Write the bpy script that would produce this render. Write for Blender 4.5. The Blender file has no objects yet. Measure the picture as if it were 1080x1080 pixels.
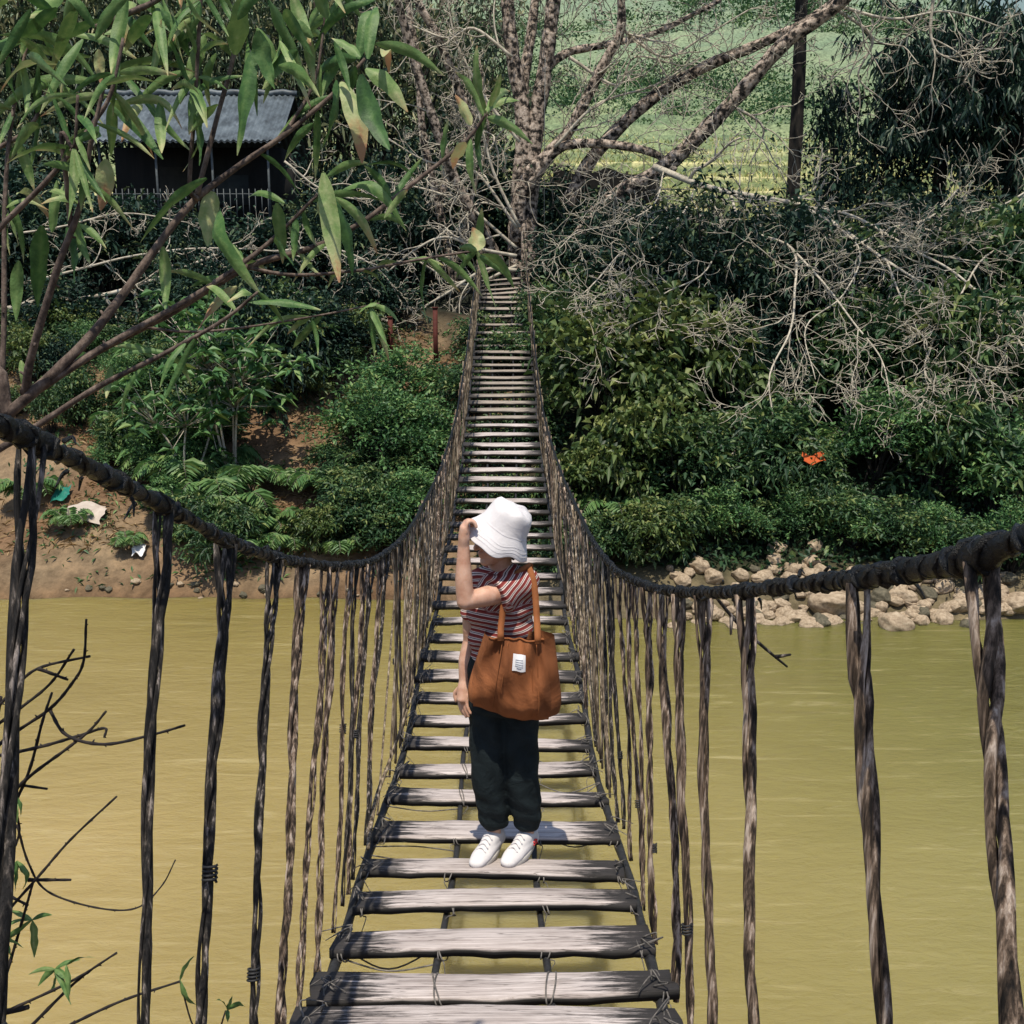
import bpy, bmesh, math, random
import numpy as np
from mathutils import Vector, Matrix

C = bpy.context.scene.collection
R = math.radians
rng = np.random.default_rng(7)
random.seed(7)

# ------------------------------------------------------------------ camera model
F = 1150.0; YH = 290.0
PITCH = math.atan((540 - YH) / F)
YAW = math.atan(7 / F * math.cos(PITCH))
EYE = np.array([0, 0, 5.2])
FW = np.array([math.sin(YAW) * math.cos(PITCH), math.cos(YAW) * math.cos(PITCH), -math.sin(PITCH)])
RT = np.array([math.cos(YAW), -math.sin(YAW), 0.0])
UP = np.cross(RT, FW)

def P(u, v, y):
    """measured photo point at a world distance y"""
    r = FW + RT * (u - 540) / F + UP * (540 - v) / F
    return EYE + r * (y / r[1])

def XU(u, y):
    return P(u, 400, y)[0]

# ------------------------------------------------------------------ mesh helpers
class MB:
    def __init__(s):
        s.v = []; s.f = []; s.a = []; s.n = 0
    def add(s, V, Fc, var=0.5):
        V = np.asarray(V, dtype=np.float32).reshape(-1, 3)
        Fc = [np.asarray(Fc, dtype=np.int32)] if isinstance(Fc, np.ndarray) else [np.asarray(f, dtype=np.int32)[None, :] for f in Fc]
        for f in Fc:
            s.f.append(f + s.n)
        s.v.append(V)
        a = np.full(len(V), var, dtype=np.float32) if np.isscalar(var) else np.asarray(var, dtype=np.float32)
        s.a.append(a)
        s.n += len(V)
        return s
    def mesh(s, name, smooth=True):
        me = bpy.data.meshes.new(name)
        V = np.concatenate(s.v)
        by = {}
        for f in s.f:
            by.setdefault(f.shape[1], []).append(f)
        loops = []; starts = []; tot = 0
        for k, fs in by.items():
            A = np.concatenate(fs)
            loops.append(A.ravel()); starts.append(tot + np.arange(len(A)) * k); tot += A.size
        loops = np.concatenate(loops); starts = np.concatenate(starts)
        me.vertices.add(len(V)); me.vertices.foreach_set('co', V.ravel())
        me.loops.add(len(loops)); me.loops.foreach_set('vertex_index', loops.astype(np.int32))
        me.polygons.add(len(starts)); me.polygons.foreach_set('loop_start', starts.astype(np.int32))
        me.update(calc_edges=True)
        me.validate()
        if smooth and len(me.polygons):
            me.polygons.foreach_set('use_smooth', np.ones(len(me.polygons), dtype=bool))
        at = me.attributes.new('var', 'FLOAT', 'POINT')
        A = np.concatenate(s.a)
        if len(A) == len(me.vertices):
            at.data.foreach_set('value', A)
        return me

def link(name, me, mat=None, parent=None):
    o = bpy.data.objects.new(name, me); C.objects.link(o)
    if mat is not None:
        me.materials.clear(); me.materials.append(mat)
    if parent is not None:
        o.parent = parent
    return o

def obj(name, mb, mat, parent=None, smooth=True, loc=None):
    """one mesh object. loc: world origin for the mesh (verts are world coords)"""
    if loc is not None:
        loc = np.asarray(loc, dtype=np.float32)
        mb.v = [v - loc for v in mb.v]
    o = link(name, mb.mesh(name, smooth), mat, parent)
    if loc is not None:
        o.location = loc if parent is None else (loc - np.array(parent.location, dtype=np.float32))
    return o

def tag(o, label, cat, group=None, kind=None):
    o['label'] = label; o['category'] = cat
    if group: o['group'] = group
    if kind: o['kind'] = kind
    return o

def thing(name, label, cat, loc=(0, 0, 0), rz=0, group=None):
    o = bpy.data.objects.new(name, None); C.objects.link(o)
    o.location = loc; o.rotation_euler = (0, 0, rz); o.empty_display_size = 0.1
    return tag(o, label, cat, group)

def dup(root, loc, rz, sc, label, group=None):
    r = root.copy(); C.objects.link(r)
    r.location = loc; r.rotation_euler = (0, 0, rz); r.scale = sc
    r['label'] = label
    if group: r['group'] = group
    for ch in list(root.children):
        c = ch.copy(); C.objects.link(c); c.parent = r
    return r

def part(name, mb, mat, root, smooth=True):
    """verts in world coordinates, root unrotated"""
    off = np.array(root.location, dtype=np.float32)
    mb.v = [v - off for v in mb.v]
    return link(name, mb.mesh(name, smooth), mat, root)

def catmull(pts, n=6):
    p = np.asarray(pts, float)
    if len(p) < 3:
        t = np.linspace(0, 1, n + 1)[:, None]
        return p[0] * (1 - t) + p[-1] * t
    q = np.vstack([2 * p[0] - p[1], p, 2 * p[-1] - p[-2]])
    out = []
    t = np.linspace(0, 1, n, endpoint=False)[:, None]
    for i in range(1, len(q) - 2):
        a, b, c, d = q[i - 1], q[i], q[i + 1], q[i + 2]
        out.append(0.5 * (2 * b + (c - a) * t + (2 * a - 5 * b + 4 * c - d) * t ** 2 + (3 * b - a - 3 * c + d) * t ** 3))
    out.append(p[-1][None])
    return np.vstack(out)

def tube(mb, pts, rad, sides=6, cap=True, var=0.5, squash=None):
    p = np.asarray(pts, float); n = len(p)
    rad = np.broadcast_to(np.asarray(rad, float), (n,)) if np.ndim(rad) < 1 or len(np.atleast_1d(rad)) == n else np.interp(np.linspace(0, 1, n), np.linspace(0, 1, len(rad)), rad)
    t = np.gradient(p, axis=0); t /= np.linalg.norm(t, axis=1)[:, None] + 1e-9
    a = np.array([0, 0, 1.0]) if abs(t[0][2]) < .9 else np.array([1.0, 0, 0])
    u = np.cross(t[0], a); u /= np.linalg.norm(u)
    ang = np.arange(sides) / sides * 2 * np.pi
    ca, sa = np.cos(ang)[:, None], np.sin(ang)[:, None]
    V = np.empty((n, sides, 3))
    for i in range(n):
        u = u - t[i] * (u @ t[i]); u /= np.linalg.norm(u) + 1e-9
        w = np.cross(t[i], u)
        V[i] = p[i] + rad[i] * (ca * u + sa * w)
    i, j = np.meshgrid(np.arange(n - 1), np.arange(sides), indexing='ij')
    j2 = (j + 1) % sides
    Fq = np.stack([i * sides + j, i * sides + j2, (i + 1) * sides + j2, (i + 1) * sides + j], -1).reshape(-1, 4)
    mb.add(V.reshape(-1, 3), Fq, var)
    if cap:
        base = mb.n - n * sides
        mb.f.append(np.array([[base + k for k in range(sides)][::-1]], dtype=np.int32))
        mb.f.append(np.array([[base + (n - 1) * sides + k for k in range(sides)]], dtype=np.int32))
    return mb

def boxm(mb, c, s, M=None, bev=0.0, var=.5):
    c = np.asarray(c, float); h = np.asarray(s, float) / 2
    V = np.array([[x, y, z] for x in (-1, 1) for y in (-1, 1) for z in (-1, 1)], float) * h
    if M is not None:
        V = V @ np.asarray(M).T
    V = V + c
    mb.add(V, np.array([[0, 1, 3, 2], [4, 6, 7, 5], [0, 4, 5, 1], [2, 3, 7, 6], [0, 2, 6, 4], [1, 5, 7, 3]]), var)
    return mb

def unit(a):
    a = np.asarray(a, float)
    return a / (np.linalg.norm(a, axis=-1, keepdims=True) + 1e-9)

def add_leaves(mb, Pn, D, L, W, rg, fold=.18, droop=.25, var=None):
    """many small folded leaf blades"""
    N = len(Pn)
    D = unit(D)
    L = np.broadcast_to(L, (N,)); W = np.broadcast_to(W, (N,))
    ref = unit(np.array([0, 0, 1.0]) + rg.normal(0, .45, (N, 3)))
    S = unit(np.cross(D, ref)); Nn = np.cross(S, D)
    b = Pn
    m = Pn + D * (L * .45)[:, None]
    tip = Pn + D * L[:, None] - np.array([0, 0, 1.0]) * (L * droop)[:, None]
    l = m + S * (W / 2)[:, None] + Nn * (W * fold)[:, None]
    r = m - S * (W / 2)[:, None] + Nn * (W * fold)[:, None]
    V = np.stack([b, l, tip, r], 1).reshape(-1, 3)
    k = np.arange(N)[:, None] * 4
    Fc = np.concatenate([k + np.array([0, 1, 2]), k + np.array([0, 2, 3])])
    if var is None:
        var = rg.random(N)
    mb.add(V, Fc, np.repeat(var, 4))

# ------------------------------------------------------------------ materials
def new_mat(name):
    m = bpy.data.materials.new(name); m.use_nodes = True
    nt = m.node_tree; nt.nodes.clear()
    out = nt.nodes.new('ShaderNodeOutputMaterial'); b = nt.nodes.new('ShaderNodeBsdfPrincipled')
    nt.links.new(b.outputs[0], out.inputs[0])
    return m, nt, b, out

def N(nt, t, **k):
    n = nt.nodes.new(t)
    for a, v in k.items(): setattr(n, a, v)
    return n

def ramp(nt, fac, stops):
    r = N(nt, 'ShaderNodeValToRGB')
    el = r.color_ramp.elements
    while len(el) < len(stops): el.new(.5)
    for e, (p, c) in zip(el, stops):
        e.position = p; e.color = (*c, 1)
    nt.links.new(fac, r.inputs[0])
    return r.outputs[0]

def coords(nt, scale=(1, 1, 1), rnd=False, kind='Object'):
    tc = N(nt, 'ShaderNodeTexCoord'); mp = N(nt, 'ShaderNodeMapping')
    mp.inputs['Scale'].default_value = scale
    src = tc.outputs[kind]
    if rnd:
        oi = N(nt, 'ShaderNodeObjectInfo'); ml = N(nt, 'ShaderNodeMath', operation='MULTIPLY'); ml.inputs[1].default_value = 37
        nt.links.new(oi.outputs['Random'], ml.inputs[0])
        ad = N(nt, 'ShaderNodeVectorMath', operation='ADD')
        nt.links.new(src, ad.inputs[0]); nt.links.new(ml.outputs[0], ad.inputs[1]); src = ad.outputs[0]
    nt.links.new(src, mp.inputs[0])
    return mp.outputs[0]

def noise(nt, vec, scale, detail=5, rough=.6, dist=0):
    n = N(nt, 'ShaderNodeTexNoise')
    n.inputs['Scale'].default_value = scale; n.inputs['Detail'].default_value = detail
    n.inputs['Roughness'].default_value = rough; n.inputs['Distortion'].default_value = dist
    nt.links.new(vec, n.inputs['Vector'])
    return n.outputs['Fac']

def bump(nt, b, h, s=.4, d=.02):
    n = N(nt, 'ShaderNodeBump'); n.inputs['Strength'].default_value = s; n.inputs['Distance'].default_value = d
    nt.links.new(h, n.inputs['Height']); nt.links.new(n.outputs[0], b.inputs['Normal'])

def mat_noise(name, stops, scale=5, rough=.85, bmp=.4, bd=.01, stretch=(1, 1, 1), rnd=False, detail=6, spec=.3, dist=0.0):
    m, nt, b, o = new_mat(name)
    v = coords(nt, stretch, rnd)
    f = noise(nt, v, scale, detail, .65, dist)
    nt.links.new(ramp(nt, f, stops), b.inputs['Base Color'])
    b.inputs['Roughness'].default_value = rough; b.inputs['Specular IOR Level'].default_value = spec
    if bmp: bump(nt, b, f, bmp, bd)
    return m

def mat_leaf(name, stops, trans=.25, rough=.5, spec=.4):
    m, nt, b, out = new_mat(name)
    at = N(nt, 'ShaderNodeAttribute', attribute_name='var')
    col = ramp(nt, at.outputs['Fac'], stops)
    nt.links.new(col, b.inputs['Base Color'])
    b.inputs['Roughness'].default_value = rough; b.inputs['Specular IOR Level'].default_value = spec
    tr = N(nt, 'ShaderNodeBsdfTranslucent'); mx = N(nt, 'ShaderNodeMixShader'); mx.inputs[0].default_value = trans
    nt.links.new(col, tr.inputs[0])
    nt.links.new(b.outputs[0], mx.inputs[1]); nt.links.new(tr.outputs[0], mx.inputs[2]); nt.links.new(mx.outputs[0], out.inputs[0])
    return m

M = {}
M['leaf_mid'] = mat_leaf('leaf_mid', [(0, (0.013, 0.038, 0.019)), (.45, (0.036, 0.090, 0.037)), (.75, (0.088, 0.162, 0.055)), (1, (0.197, 0.242, 0.080))])
M['leaf_bright'] = mat_leaf('leaf_bright', [(0, (0.022, 0.065, 0.028)), (.45, (0.060, 0.154, 0.053)), (.75, (0.132, 0.257, 0.084)), (1, (0.241, 0.327, 0.106))])
M['leaf_olive'] = mat_leaf('leaf_olive', [(0, (0.015, 0.038, 0.014)), (.45, (0.058, 0.105, 0.030)), (.75, (0.132, 0.184, 0.054)), (1, (0.240, 0.268, 0.089))])
M['leaf_dark'] = mat_leaf('leaf_dark', [(0, (0.009, 0.024, 0.021)), (.5, (0.018, 0.046, 0.034)), (.8, (0.036, 0.075, 0.044)), (1, (0.117, 0.154, 0.070))], .12, .6, .2)  # the shade of the thicket is put into this dark leaf colour
M['leaf_droop'] = mat_leaf('leaf_droop', [(0, (.008, .022, .02)), (.5, (.018, .05, .038)), (.8, (.05, .095, .06)), (1, (.16, .22, .13))], .2, .45, .4)
M['leaf_canopy'] = mat_leaf('leaf_canopy', [(0, (.02, .05, .02)), (.6, (.04, .08, .03)), (1, (.12, .14, .05))])
M['leaf_fern'] = mat_leaf('leaf_fern', [(0, (0.050, 0.132, 0.044)), (.5, (0.112, 0.220, 0.072)), (1, (0.225, 0.308, 0.104))])
M['leaf_speckle'] = mat_leaf('leaf_speckle', [(0, (.014, .036, .024)), (.5, (.05, .08, .04)), (.78, (.19, .21, .10)), (1, (.42, .4, .22))])  # pale end puts sun flecks into the leaf colour
M['leaf_dry'] = mat_leaf('leaf_dry', [(0, (.12, .075, .04)), (.5, (.25, .17, .08)), (1, (.45, .34, .2))], .1, .8, .1)
M['leaf_hill'] = mat_leaf('leaf_hill', [(0, (0.024, 0.063, 0.032)), (.5, (0.054, 0.116, 0.050)), (1, (0.156, 0.221, 0.090))], .1, .8, .1)

# big foreground leaves : green blade, pale midrib, dry brown tips
m, nt, b, out = new_mat('foreground_leaf')
at = N(nt, 'ShaderNodeAttribute', attribute_name='var')
v = coords(nt)
f = noise(nt, v, 70, 6, .65)
ad = N(nt, 'ShaderNodeMath', operation='MULTIPLY_ADD'); ad.inputs[1].default_value = .5
nt.links.new(f, ad.inputs[0]); nt.links.new(at.outputs['Fac'], ad.inputs[2])
col = ramp(nt, ad.outputs[0], [(.14, (.018, .052, .02)), (.34, (.065, .15, .04)), (.58, (.18, .28, .09)), (.78, (.38, .42, .2)), (.92, (.45, .36, .17)), (1.0, (.42, .24, .13))])
nt.links.new(col, b.inputs['Base Color']); b.inputs['Roughness'].default_value = .5; b.inputs['Specular IOR Level'].default_value = .32
bump(nt, b, f, .4, .005)
tr = N(nt, 'ShaderNodeBsdfTranslucent'); mx = N(nt, 'ShaderNodeMixShader'); mx.inputs[0].default_value = .22
nt.links.new(col, tr.inputs[0]); nt.links.new(b.outputs[0], mx.inputs[1]); nt.links.new(tr.outputs[0], mx.inputs[2]); nt.links.new(mx.outputs[0], out.inputs[0])
M['fg_leaf'] = m

M['bark_pale'] = mat_noise('pale_lichen_bark', [(.42, (.012, .011, .010)), (.47, (.085, .068, .055)), (.51, (.29, .23, .185)), (.63, (.55, .46, .385))], 7.0, .9, 1.0, .06, detail=12)
M['twig_pale'] = mat_noise('bleached_twig', [(.3, (.22, .19, .15)), (.55, (.46, .42, .34)), (.8, (.62, .57, .48))], 6, .9, .2)
M['twig_shade'] = mat_noise('shaded_twig', [(.3, (.06, .055, .045)), (.55, (.2, .18, .15)), (.8, (.4, .37, .31))], 6, .9, .2)  # darker copy of the pale twig, shade put into the colour
M['bark_dark'] = mat_noise('dark_bark', [(.35, (.008, .008, .008)), (.6, (.028, .024, .02)), (.85, (.13, .1, .08))], 9, .95, .6, .03, (1, 1, .35))
M['bark_young'] = mat_noise('young_red_bark', [(.32, (.03, .022, .019)), (.5, (.11, .08, .065)), (.75, (.27, .21, .17))], 60, .8, .9, .005, (1, 1, .6), False, 8)
M['twig_black'] = mat_noise('dark_budded_twig', [(.3, (.006, .006, .008)), (.7, (.03, .023, .02)), (.9, (.09, .07, .055))], 60, .8, .4, .002)

# weathered planks
def wood(name, lo, mid, hi, dark):
    m, nt, b, o = new_mat(name)
    v = coords(nt, (1.1, 62, 62), True)
    g = noise(nt, v, 2.2, 9, .72, .3)
    col = ramp(nt, g, [(.30, lo), (.45, mid), (.62, hi)])
    v3 = coords(nt, (3, 5, 5), True)
    f3 = noise(nt, v3, 1.2, 4, .6)
    # grime towards the plank ends and in streaks
    tc = N(nt, 'ShaderNodeTexCoord'); sx = N(nt, 'ShaderNodeSeparateXYZ'); nt.links.new(tc.outputs['Object'], sx.inputs[0])
    ab = N(nt, 'ShaderNodeMath', operation='ABSOLUTE'); nt.links.new(sx.outputs[0], ab.inputs[0])
    mr = N(nt, 'ShaderNodeMapRange'); mr.inputs[1].default_value = .18; mr.inputs[2].default_value = .6
    mr.inputs[3].default_value = -.08; mr.inputs[4].default_value = .32
    nt.links.new(ab.outputs[0], mr.inputs[0])
    v2 = coords(nt, (2.0, 24, 24), True)
    f2 = noise(nt, v2, 1.6, 9, .75)
    s = N(nt, 'ShaderNodeMath', operation='ADD'); nt.links.new(f2, s.inputs[0]); nt.links.new(mr.outputs[0], s.inputs[1])
    k = ramp(nt, s.outputs[0], [(.57, (0, 0, 0)), (.68, (1, 1, 1))])
    mx = N(nt, 'ShaderNodeMix', data_type='RGBA'); nt.links.new(k, mx.inputs[0])
    nt.links.new(col, mx.inputs[6]); mx.inputs[7].default_value = (*dark, 1)
    mu = N(nt, 'ShaderNodeMix', data_type='RGBA', blend_type='MULTIPLY'); mu.inputs[0].default_value = .55
    nt.links.new(mx.outputs[2], mu.inputs[6]); nt.links.new(ramp(nt, f3, [(.3, (.55, .52, .5)), (.65, (1, 1, 1))]), mu.inputs[7])
    v4 = coords(nt, (.9, 30, 30), True); f4 = noise(nt, v4, 1.7, 4, .5)
    ck = ramp(nt, f4, [(.476, (1, 1, 1)), (.488, (.12, .11, .1)), (.497, (.12, .11, .1)), (.508, (1, 1, 1))])
    m4 = N(nt, 'ShaderNodeMix', data_type='RGBA', blend_type='MULTIPLY'); m4.inputs[0].default_value = .8
    nt.links.new(mu.outputs[2], m4.inputs[6]); nt.links.new(ck, m4.inputs[7]); mu = m4
    # the undersides and edges are near black, by surface direction
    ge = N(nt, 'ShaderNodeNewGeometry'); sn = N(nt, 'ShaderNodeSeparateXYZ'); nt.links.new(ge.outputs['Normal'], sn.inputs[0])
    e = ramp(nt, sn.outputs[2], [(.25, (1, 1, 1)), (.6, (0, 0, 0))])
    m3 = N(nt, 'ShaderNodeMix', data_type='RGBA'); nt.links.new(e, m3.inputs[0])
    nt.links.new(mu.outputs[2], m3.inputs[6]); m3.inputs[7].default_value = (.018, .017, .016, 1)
    nt.links.new(m3.outputs[2], b.inputs['Base Color']); b.inputs['Roughness'].default_value = .85
    bump(nt, b, g, .5, .006)
    return m
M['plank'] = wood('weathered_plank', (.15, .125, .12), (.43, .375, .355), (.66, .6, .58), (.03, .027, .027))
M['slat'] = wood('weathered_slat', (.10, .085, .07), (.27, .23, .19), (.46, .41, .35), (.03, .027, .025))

M['vine_dark'] = mat_noise('dark_twisted_vine', [(.38, (.005, .005, .006)), (.5, (.022, .02, .019)), (.565, (.075, .064, .055)), (.64, (.36, .31, .28))], 75, .72, 1.0, .012, (1, 1, .045), True, 10)
M['vine_mid'] = mat_noise('grey_brown_vine', [(.38, (.010, .008, .007)), (.48, (.075, .053, .038)), (.55, (.24, .175, .13)), (.64, (.58, .48, .40))], 70, .78, 1.0, .012, (1, 1, .045), True, 10)
M['vine_tan'] = mat_noise('dry_tan_vine', [(.38, (.025, .019, .013)), (.48, (.13, .10, .068)), (.57, (.29, .23, .165)), (.68, (.5, .44, .35))], 45, .85, .8, .01, (1, 1, .07), True, 8)
M['wrap'] = mat_noise('black_plastic_wrap', [(.35, (.003, .004, .006)), (.6, (.007, .009, .012)), (.8, (.022, .027, .032))], 60, .36, 1.0, .015, (1, .5, 1), False, 9, .35)
M['cable'] = mat_noise('dark_wire_rope', [(.3, (.01, .011, .013)), (.7, (.04, .04, .042))], 40, .6, .4, .004)
M['wire'] = mat_noise('tie_wire', [(.3, (.03, .03, .03)), (.7, (.22, .2, .18))], 40, .5, .1, .002)

# water
m, nt, b, o = new_mat('muddy_river_water')
v = coords(nt, (1, 1, 1))
big = noise(nt, v, .13, 3, .5)
col = ramp(nt, big, [(.3, (.252, .226, .088)), (.5, (.310, .276, .112)), (.7, (.372, .330, .148))])
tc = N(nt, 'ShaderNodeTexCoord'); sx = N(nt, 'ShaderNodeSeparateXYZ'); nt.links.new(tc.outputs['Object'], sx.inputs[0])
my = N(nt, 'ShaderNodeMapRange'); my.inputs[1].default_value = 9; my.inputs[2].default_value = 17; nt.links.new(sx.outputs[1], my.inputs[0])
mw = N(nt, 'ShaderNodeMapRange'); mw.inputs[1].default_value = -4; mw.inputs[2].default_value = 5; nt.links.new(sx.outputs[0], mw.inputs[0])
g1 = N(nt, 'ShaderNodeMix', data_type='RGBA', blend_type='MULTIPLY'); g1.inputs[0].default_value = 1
nt.links.new(col, g1.inputs[6]); nt.links.new(ramp(nt, my.outputs[0], [(0, (1, 1, 1)), (1, (.62, .66, .5))]), g1.inputs[7])  # shade and bank reflection at the far side put into the colour
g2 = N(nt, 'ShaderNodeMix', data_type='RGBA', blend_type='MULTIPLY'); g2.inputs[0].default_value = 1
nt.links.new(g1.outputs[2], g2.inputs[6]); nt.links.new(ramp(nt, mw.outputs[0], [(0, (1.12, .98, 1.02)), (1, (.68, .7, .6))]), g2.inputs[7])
vs = coords(nt, (.35, 3.2, 1)); fs_w = noise(nt, vs, 2.2, 8, .7, .8)
g3 = N(nt, 'ShaderNodeMix', data_type='RGBA', blend_type='MIX')
nt.links.new(ramp(nt, fs_w, [(.55, (0, 0, 0)), (.75, (.38, .38, .38))]), g3.inputs[0])
nt.links.new(g2.outputs[2], g3.inputs[6]); g3.inputs[7].default_value = (.55, .48, .27, 1)
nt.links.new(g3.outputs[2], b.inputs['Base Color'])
b.inputs['Roughness'].default_value = .08; b.inputs['Specular IOR Level'].default_value = .6; b.inputs['IOR'].default_value = 1.33
b.inputs['Subsurface Weight'].default_value = 1.0; b.inputs['Subsurface Radius'].default_value = (1.0, .9, .5); b.inputs['Subsurface Scale'].default_value = .9
v1 = coords(nt, (1.0, 2.4, 1)); v2 = coords(nt, (.5, 1.2, 1))
h1 = noise(nt, v1, 4.0, 6, .65, .5); h2 = noise(nt, v2, .9, 4, .55, 1.2)
s = N(nt, 'ShaderNodeMath', operation='MULTIPLY_ADD'); s.inputs[1].default_value = 2.2
nt.links.new(h2, s.inputs[0]); nt.links.new(h1, s.inputs[2])
bump(nt, b, s.outputs[0], .42, .08)
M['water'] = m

# ground : vertex colours times noise
m, nt, b, o = new_mat('bank_and_hill_ground')
at = N(nt, 'ShaderNodeAttribute', attribute_name='col')
v = coords(nt)
f = noise(nt, v, 2.6, 9, .7)
f2 = noise(nt, v, 13, 5, .6)
mu = N(nt, 'ShaderNodeMix', data_type='RGBA', blend_type='MULTIPLY'); mu.inputs[0].default_value = 1
nt.links.new(at.outputs['Color'], mu.inputs[6]); nt.links.new(ramp(nt, f, [(.3, (.35, .34, .33)), (.5, (.9, .9, .9)), (.72, (1.5, 1.45, 1.4))]), mu.inputs[7])
nt.links.new(mu.outputs[2], b.inputs['Base Color']); b.inputs['Roughness'].default_value = .95; b.inputs['Specular IOR Level'].default_value = .15
s = N(nt, 'ShaderNodeMath', operation='MULTIPLY_ADD'); s.inputs[1].default_value = .35
nt.links.new(f2, s.inputs[0]); nt.links.new(f, s.inputs[2])
bump(nt, b, s.outputs[0], .9, .12)
M['ground'] = m
M['mountain'] = mat_noise('hazy_mountain', [(.3, (.13, .19, .20)), (.7, (.18, .25, .26))], .01, 1, 0)
M['rock'] = mat_noise('river_boulder', [(.3, (.16, .12, .08)), (.5, (.34, .265, .185)), (.75, (.5, .42, .31))], 3.5, .85, .5, .03, (1, 1, 1), True, 8)
M['rock_dark'] = mat_noise('mossy_shaded_boulder', [(.3, (.05, .05, .035)), (.6, (.13, .115, .08)), (.8, (.25, .22, .16))], 4, .85, .5, .03, (1, 1, 1), True, 8)

# ------------------------------------------------------------------ bridge curves
DK = [(-1, 3.7), (0, 3.48), (2, 3.12), (3.2, 2.88), (4.3, 2.68), (5.3, 2.53), (6.5, 2.42), (8.4, 2.37), (10, 2.36), (12, 2.41), (13.5, 2.48), (15.5, 2.68), (17, 2.9), (20, 3.37), (23.3, 4.0), (27.6, 4.95), (29, 5.25)]
_dk = catmull([(a, b, 0) for a, b in DK], 8)
def deck(d): return np.interp(d, _dk[:, 0], _dk[:, 1])
AX = -.05
RAILS = {1: [(0, 1.75), (.6, 1.70), (1.06, 1.655), (1.16, 1.625), (1.54, 1.56), (2.28, 1.46), (2.78, 1.41), (3.68, 1.335), (4.94, 1.265), (7.1, 1.20), (9.38, 1.09), (12.1, 1.0), (14.6, .98), (17, 1.1), (20.8, 1.19), (24, 1.22), (28.4, 1.2)],
         -1: [(0, 1.9), (.7, 1.84), (1.34, 1.78), (1.94, 1.66), (2.36, 1.57), (2.84, 1.505), (3.24, 1.465), (3.76, 1.41), (4.82, 1.325), (6.1, 1.25), (7.4, 1.17), (10.1, 1.07), (12.7, 1.09), (15.4, 1.3), (18.4, 1.45), (20, 1.55), (24, 1.6), (28.4, 1.5)]}
def raillat(d): return np.interp(d, [0, 5, 10, 16, 28], [.57, .57, .56, .52, .5])
def railpt(sg, d):
    h = RAILS[sg]
    return np.array([AX + sg * raillat(d), d, deck(d) + np.interp(d, [a for a, _ in h], [c for _, c in h])])

# ------------------------------------------------------------------ terrain
def nz(x, y, s=1.0):
    return (np.sin(x * 1.3 * s + 1.7 * np.sin(y * .9 * s)) + np.sin(y * 1.7 * s + 1.3 * np.sin(x * 1.1 * s + 2)) + .5 * np.sin(x * 3.1 * s + y * 2.3 * s)) / 2.5
def shore(x):
    k = 1 / (1 + np.exp(-(x + .5) * 2))
    return 17.25 * (1 - k) + 16.15 * k + .18 * nz(x, 0 * x, 1.1)
HS = [(-14, -1.3), (-2, -1.0), (0, -.03), (.35, .25), (1.5, .85), (4, 2.05), (7, 3.3), (10, 4.25), (12.5, 4.75), (20, 5.2), (35, 6.6), (52, 9.6), (62, 11.6), (90, 18), (130, 30), (200, 53), (290, 82), (420, 112), (900, 180)]
def ground(x, y):
    x = np.asarray(x, float); y = np.asarray(y, float)
    s = y - shore(x)
    z = np.interp(s, [a for a, _ in HS], [c for _, c in HS])
    # right side of the hill is lower
    fall = np.clip((y - 150) / 250, 0, 1) * np.clip((x - .30 * y) / (.18 * y + 1), 0, 1)
    z = z * (1 - .35 * fall)
    amp = np.interp(s, [-3, 0, .5, 4, 30, 60, 200, 900], [0.05, .02, .10, .3, .3, .35, 2.2, 8])
    frq = np.interp(s, [0, 30, 80, 400], [1.6, 1.0, .25, .05])
    z = z + amp * nz(x, y, 1.0) * np.where(s < 40, 1, .3) + amp * nz(x * .23, y * .23) * np.where(s > 30, .7, 0)
    # paddy terraces
    st = 1.5
    q = z / st; fr = q - np.floor(q)
    step = st * (np.floor(q) + np.clip((fr - .62) / .38, 0, 1) * 1.0)
    w = np.clip((y - 55) / 12, 0, 1) * np.clip((230 - y) / 60, 0, 1)
    z = z * (1 - w) + step * w
    # near bank under the photographer
    near = 2.75 - .46 * y + .08 * nz(x, y)
    near = np.where(y < -8, 6.4 + .02 * (-8 - y), near)
    return np.where(y < 9, np.maximum(np.where(y > 6.1, -.35 * (y - 5.95), near), -1.2), z)

xs = np.concatenate([-np.geomspace(14, 900, 46)[::-1], np.linspace(-13.6, 13.6, 150), np.geomspace(14, 900, 46)])
ys = np.concatenate([np.linspace(-120, -9, 12), np.linspace(-8, 9, 50), np.linspace(9.5, 15, 8), np.linspace(15.2, 31, 120), np.linspace(31.4, 60, 60), np.linspace(60.6, 150, 150), np.linspace(151, 300, 80), np.geomspace(305, 1000, 30)])
X, Y = np.meshgrid(xs, ys)
Z = ground(X, Y)
# stop the hill sheet stretching flat: colours
s = Y - shore(X)
col = np.zeros(X.shape + (4,)); col[..., 3] = 1
n1 = nz(X * 1.3, Y * 1.3); n2 = nz(X * .31 + 3, Y * .37 + 1)
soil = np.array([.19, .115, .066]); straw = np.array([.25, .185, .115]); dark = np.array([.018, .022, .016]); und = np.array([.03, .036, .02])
k = np.clip(.5 + .6 * n1, 0, 1)[..., None]
c = soil * (1 - k) + straw * k
wet = np.clip((s + .1) / .5, 0, 1)[..., None]
c = np.array([.14, .085, .045]) * (1 - wet) + c * wet
rt = np.clip((X + .2) / .8, 0, 1)[..., None]
cr = np.array([.17, .14, .085]) * (1 - np.clip((s - .6) / .5, 0, 1))[..., None] + und * np.clip((s - .6) / .5, 0, 1)[..., None]
c = c * (1 - rt) + cr * rt
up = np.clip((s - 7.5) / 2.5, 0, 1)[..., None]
c = c * (1 - up) + dark * up
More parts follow.
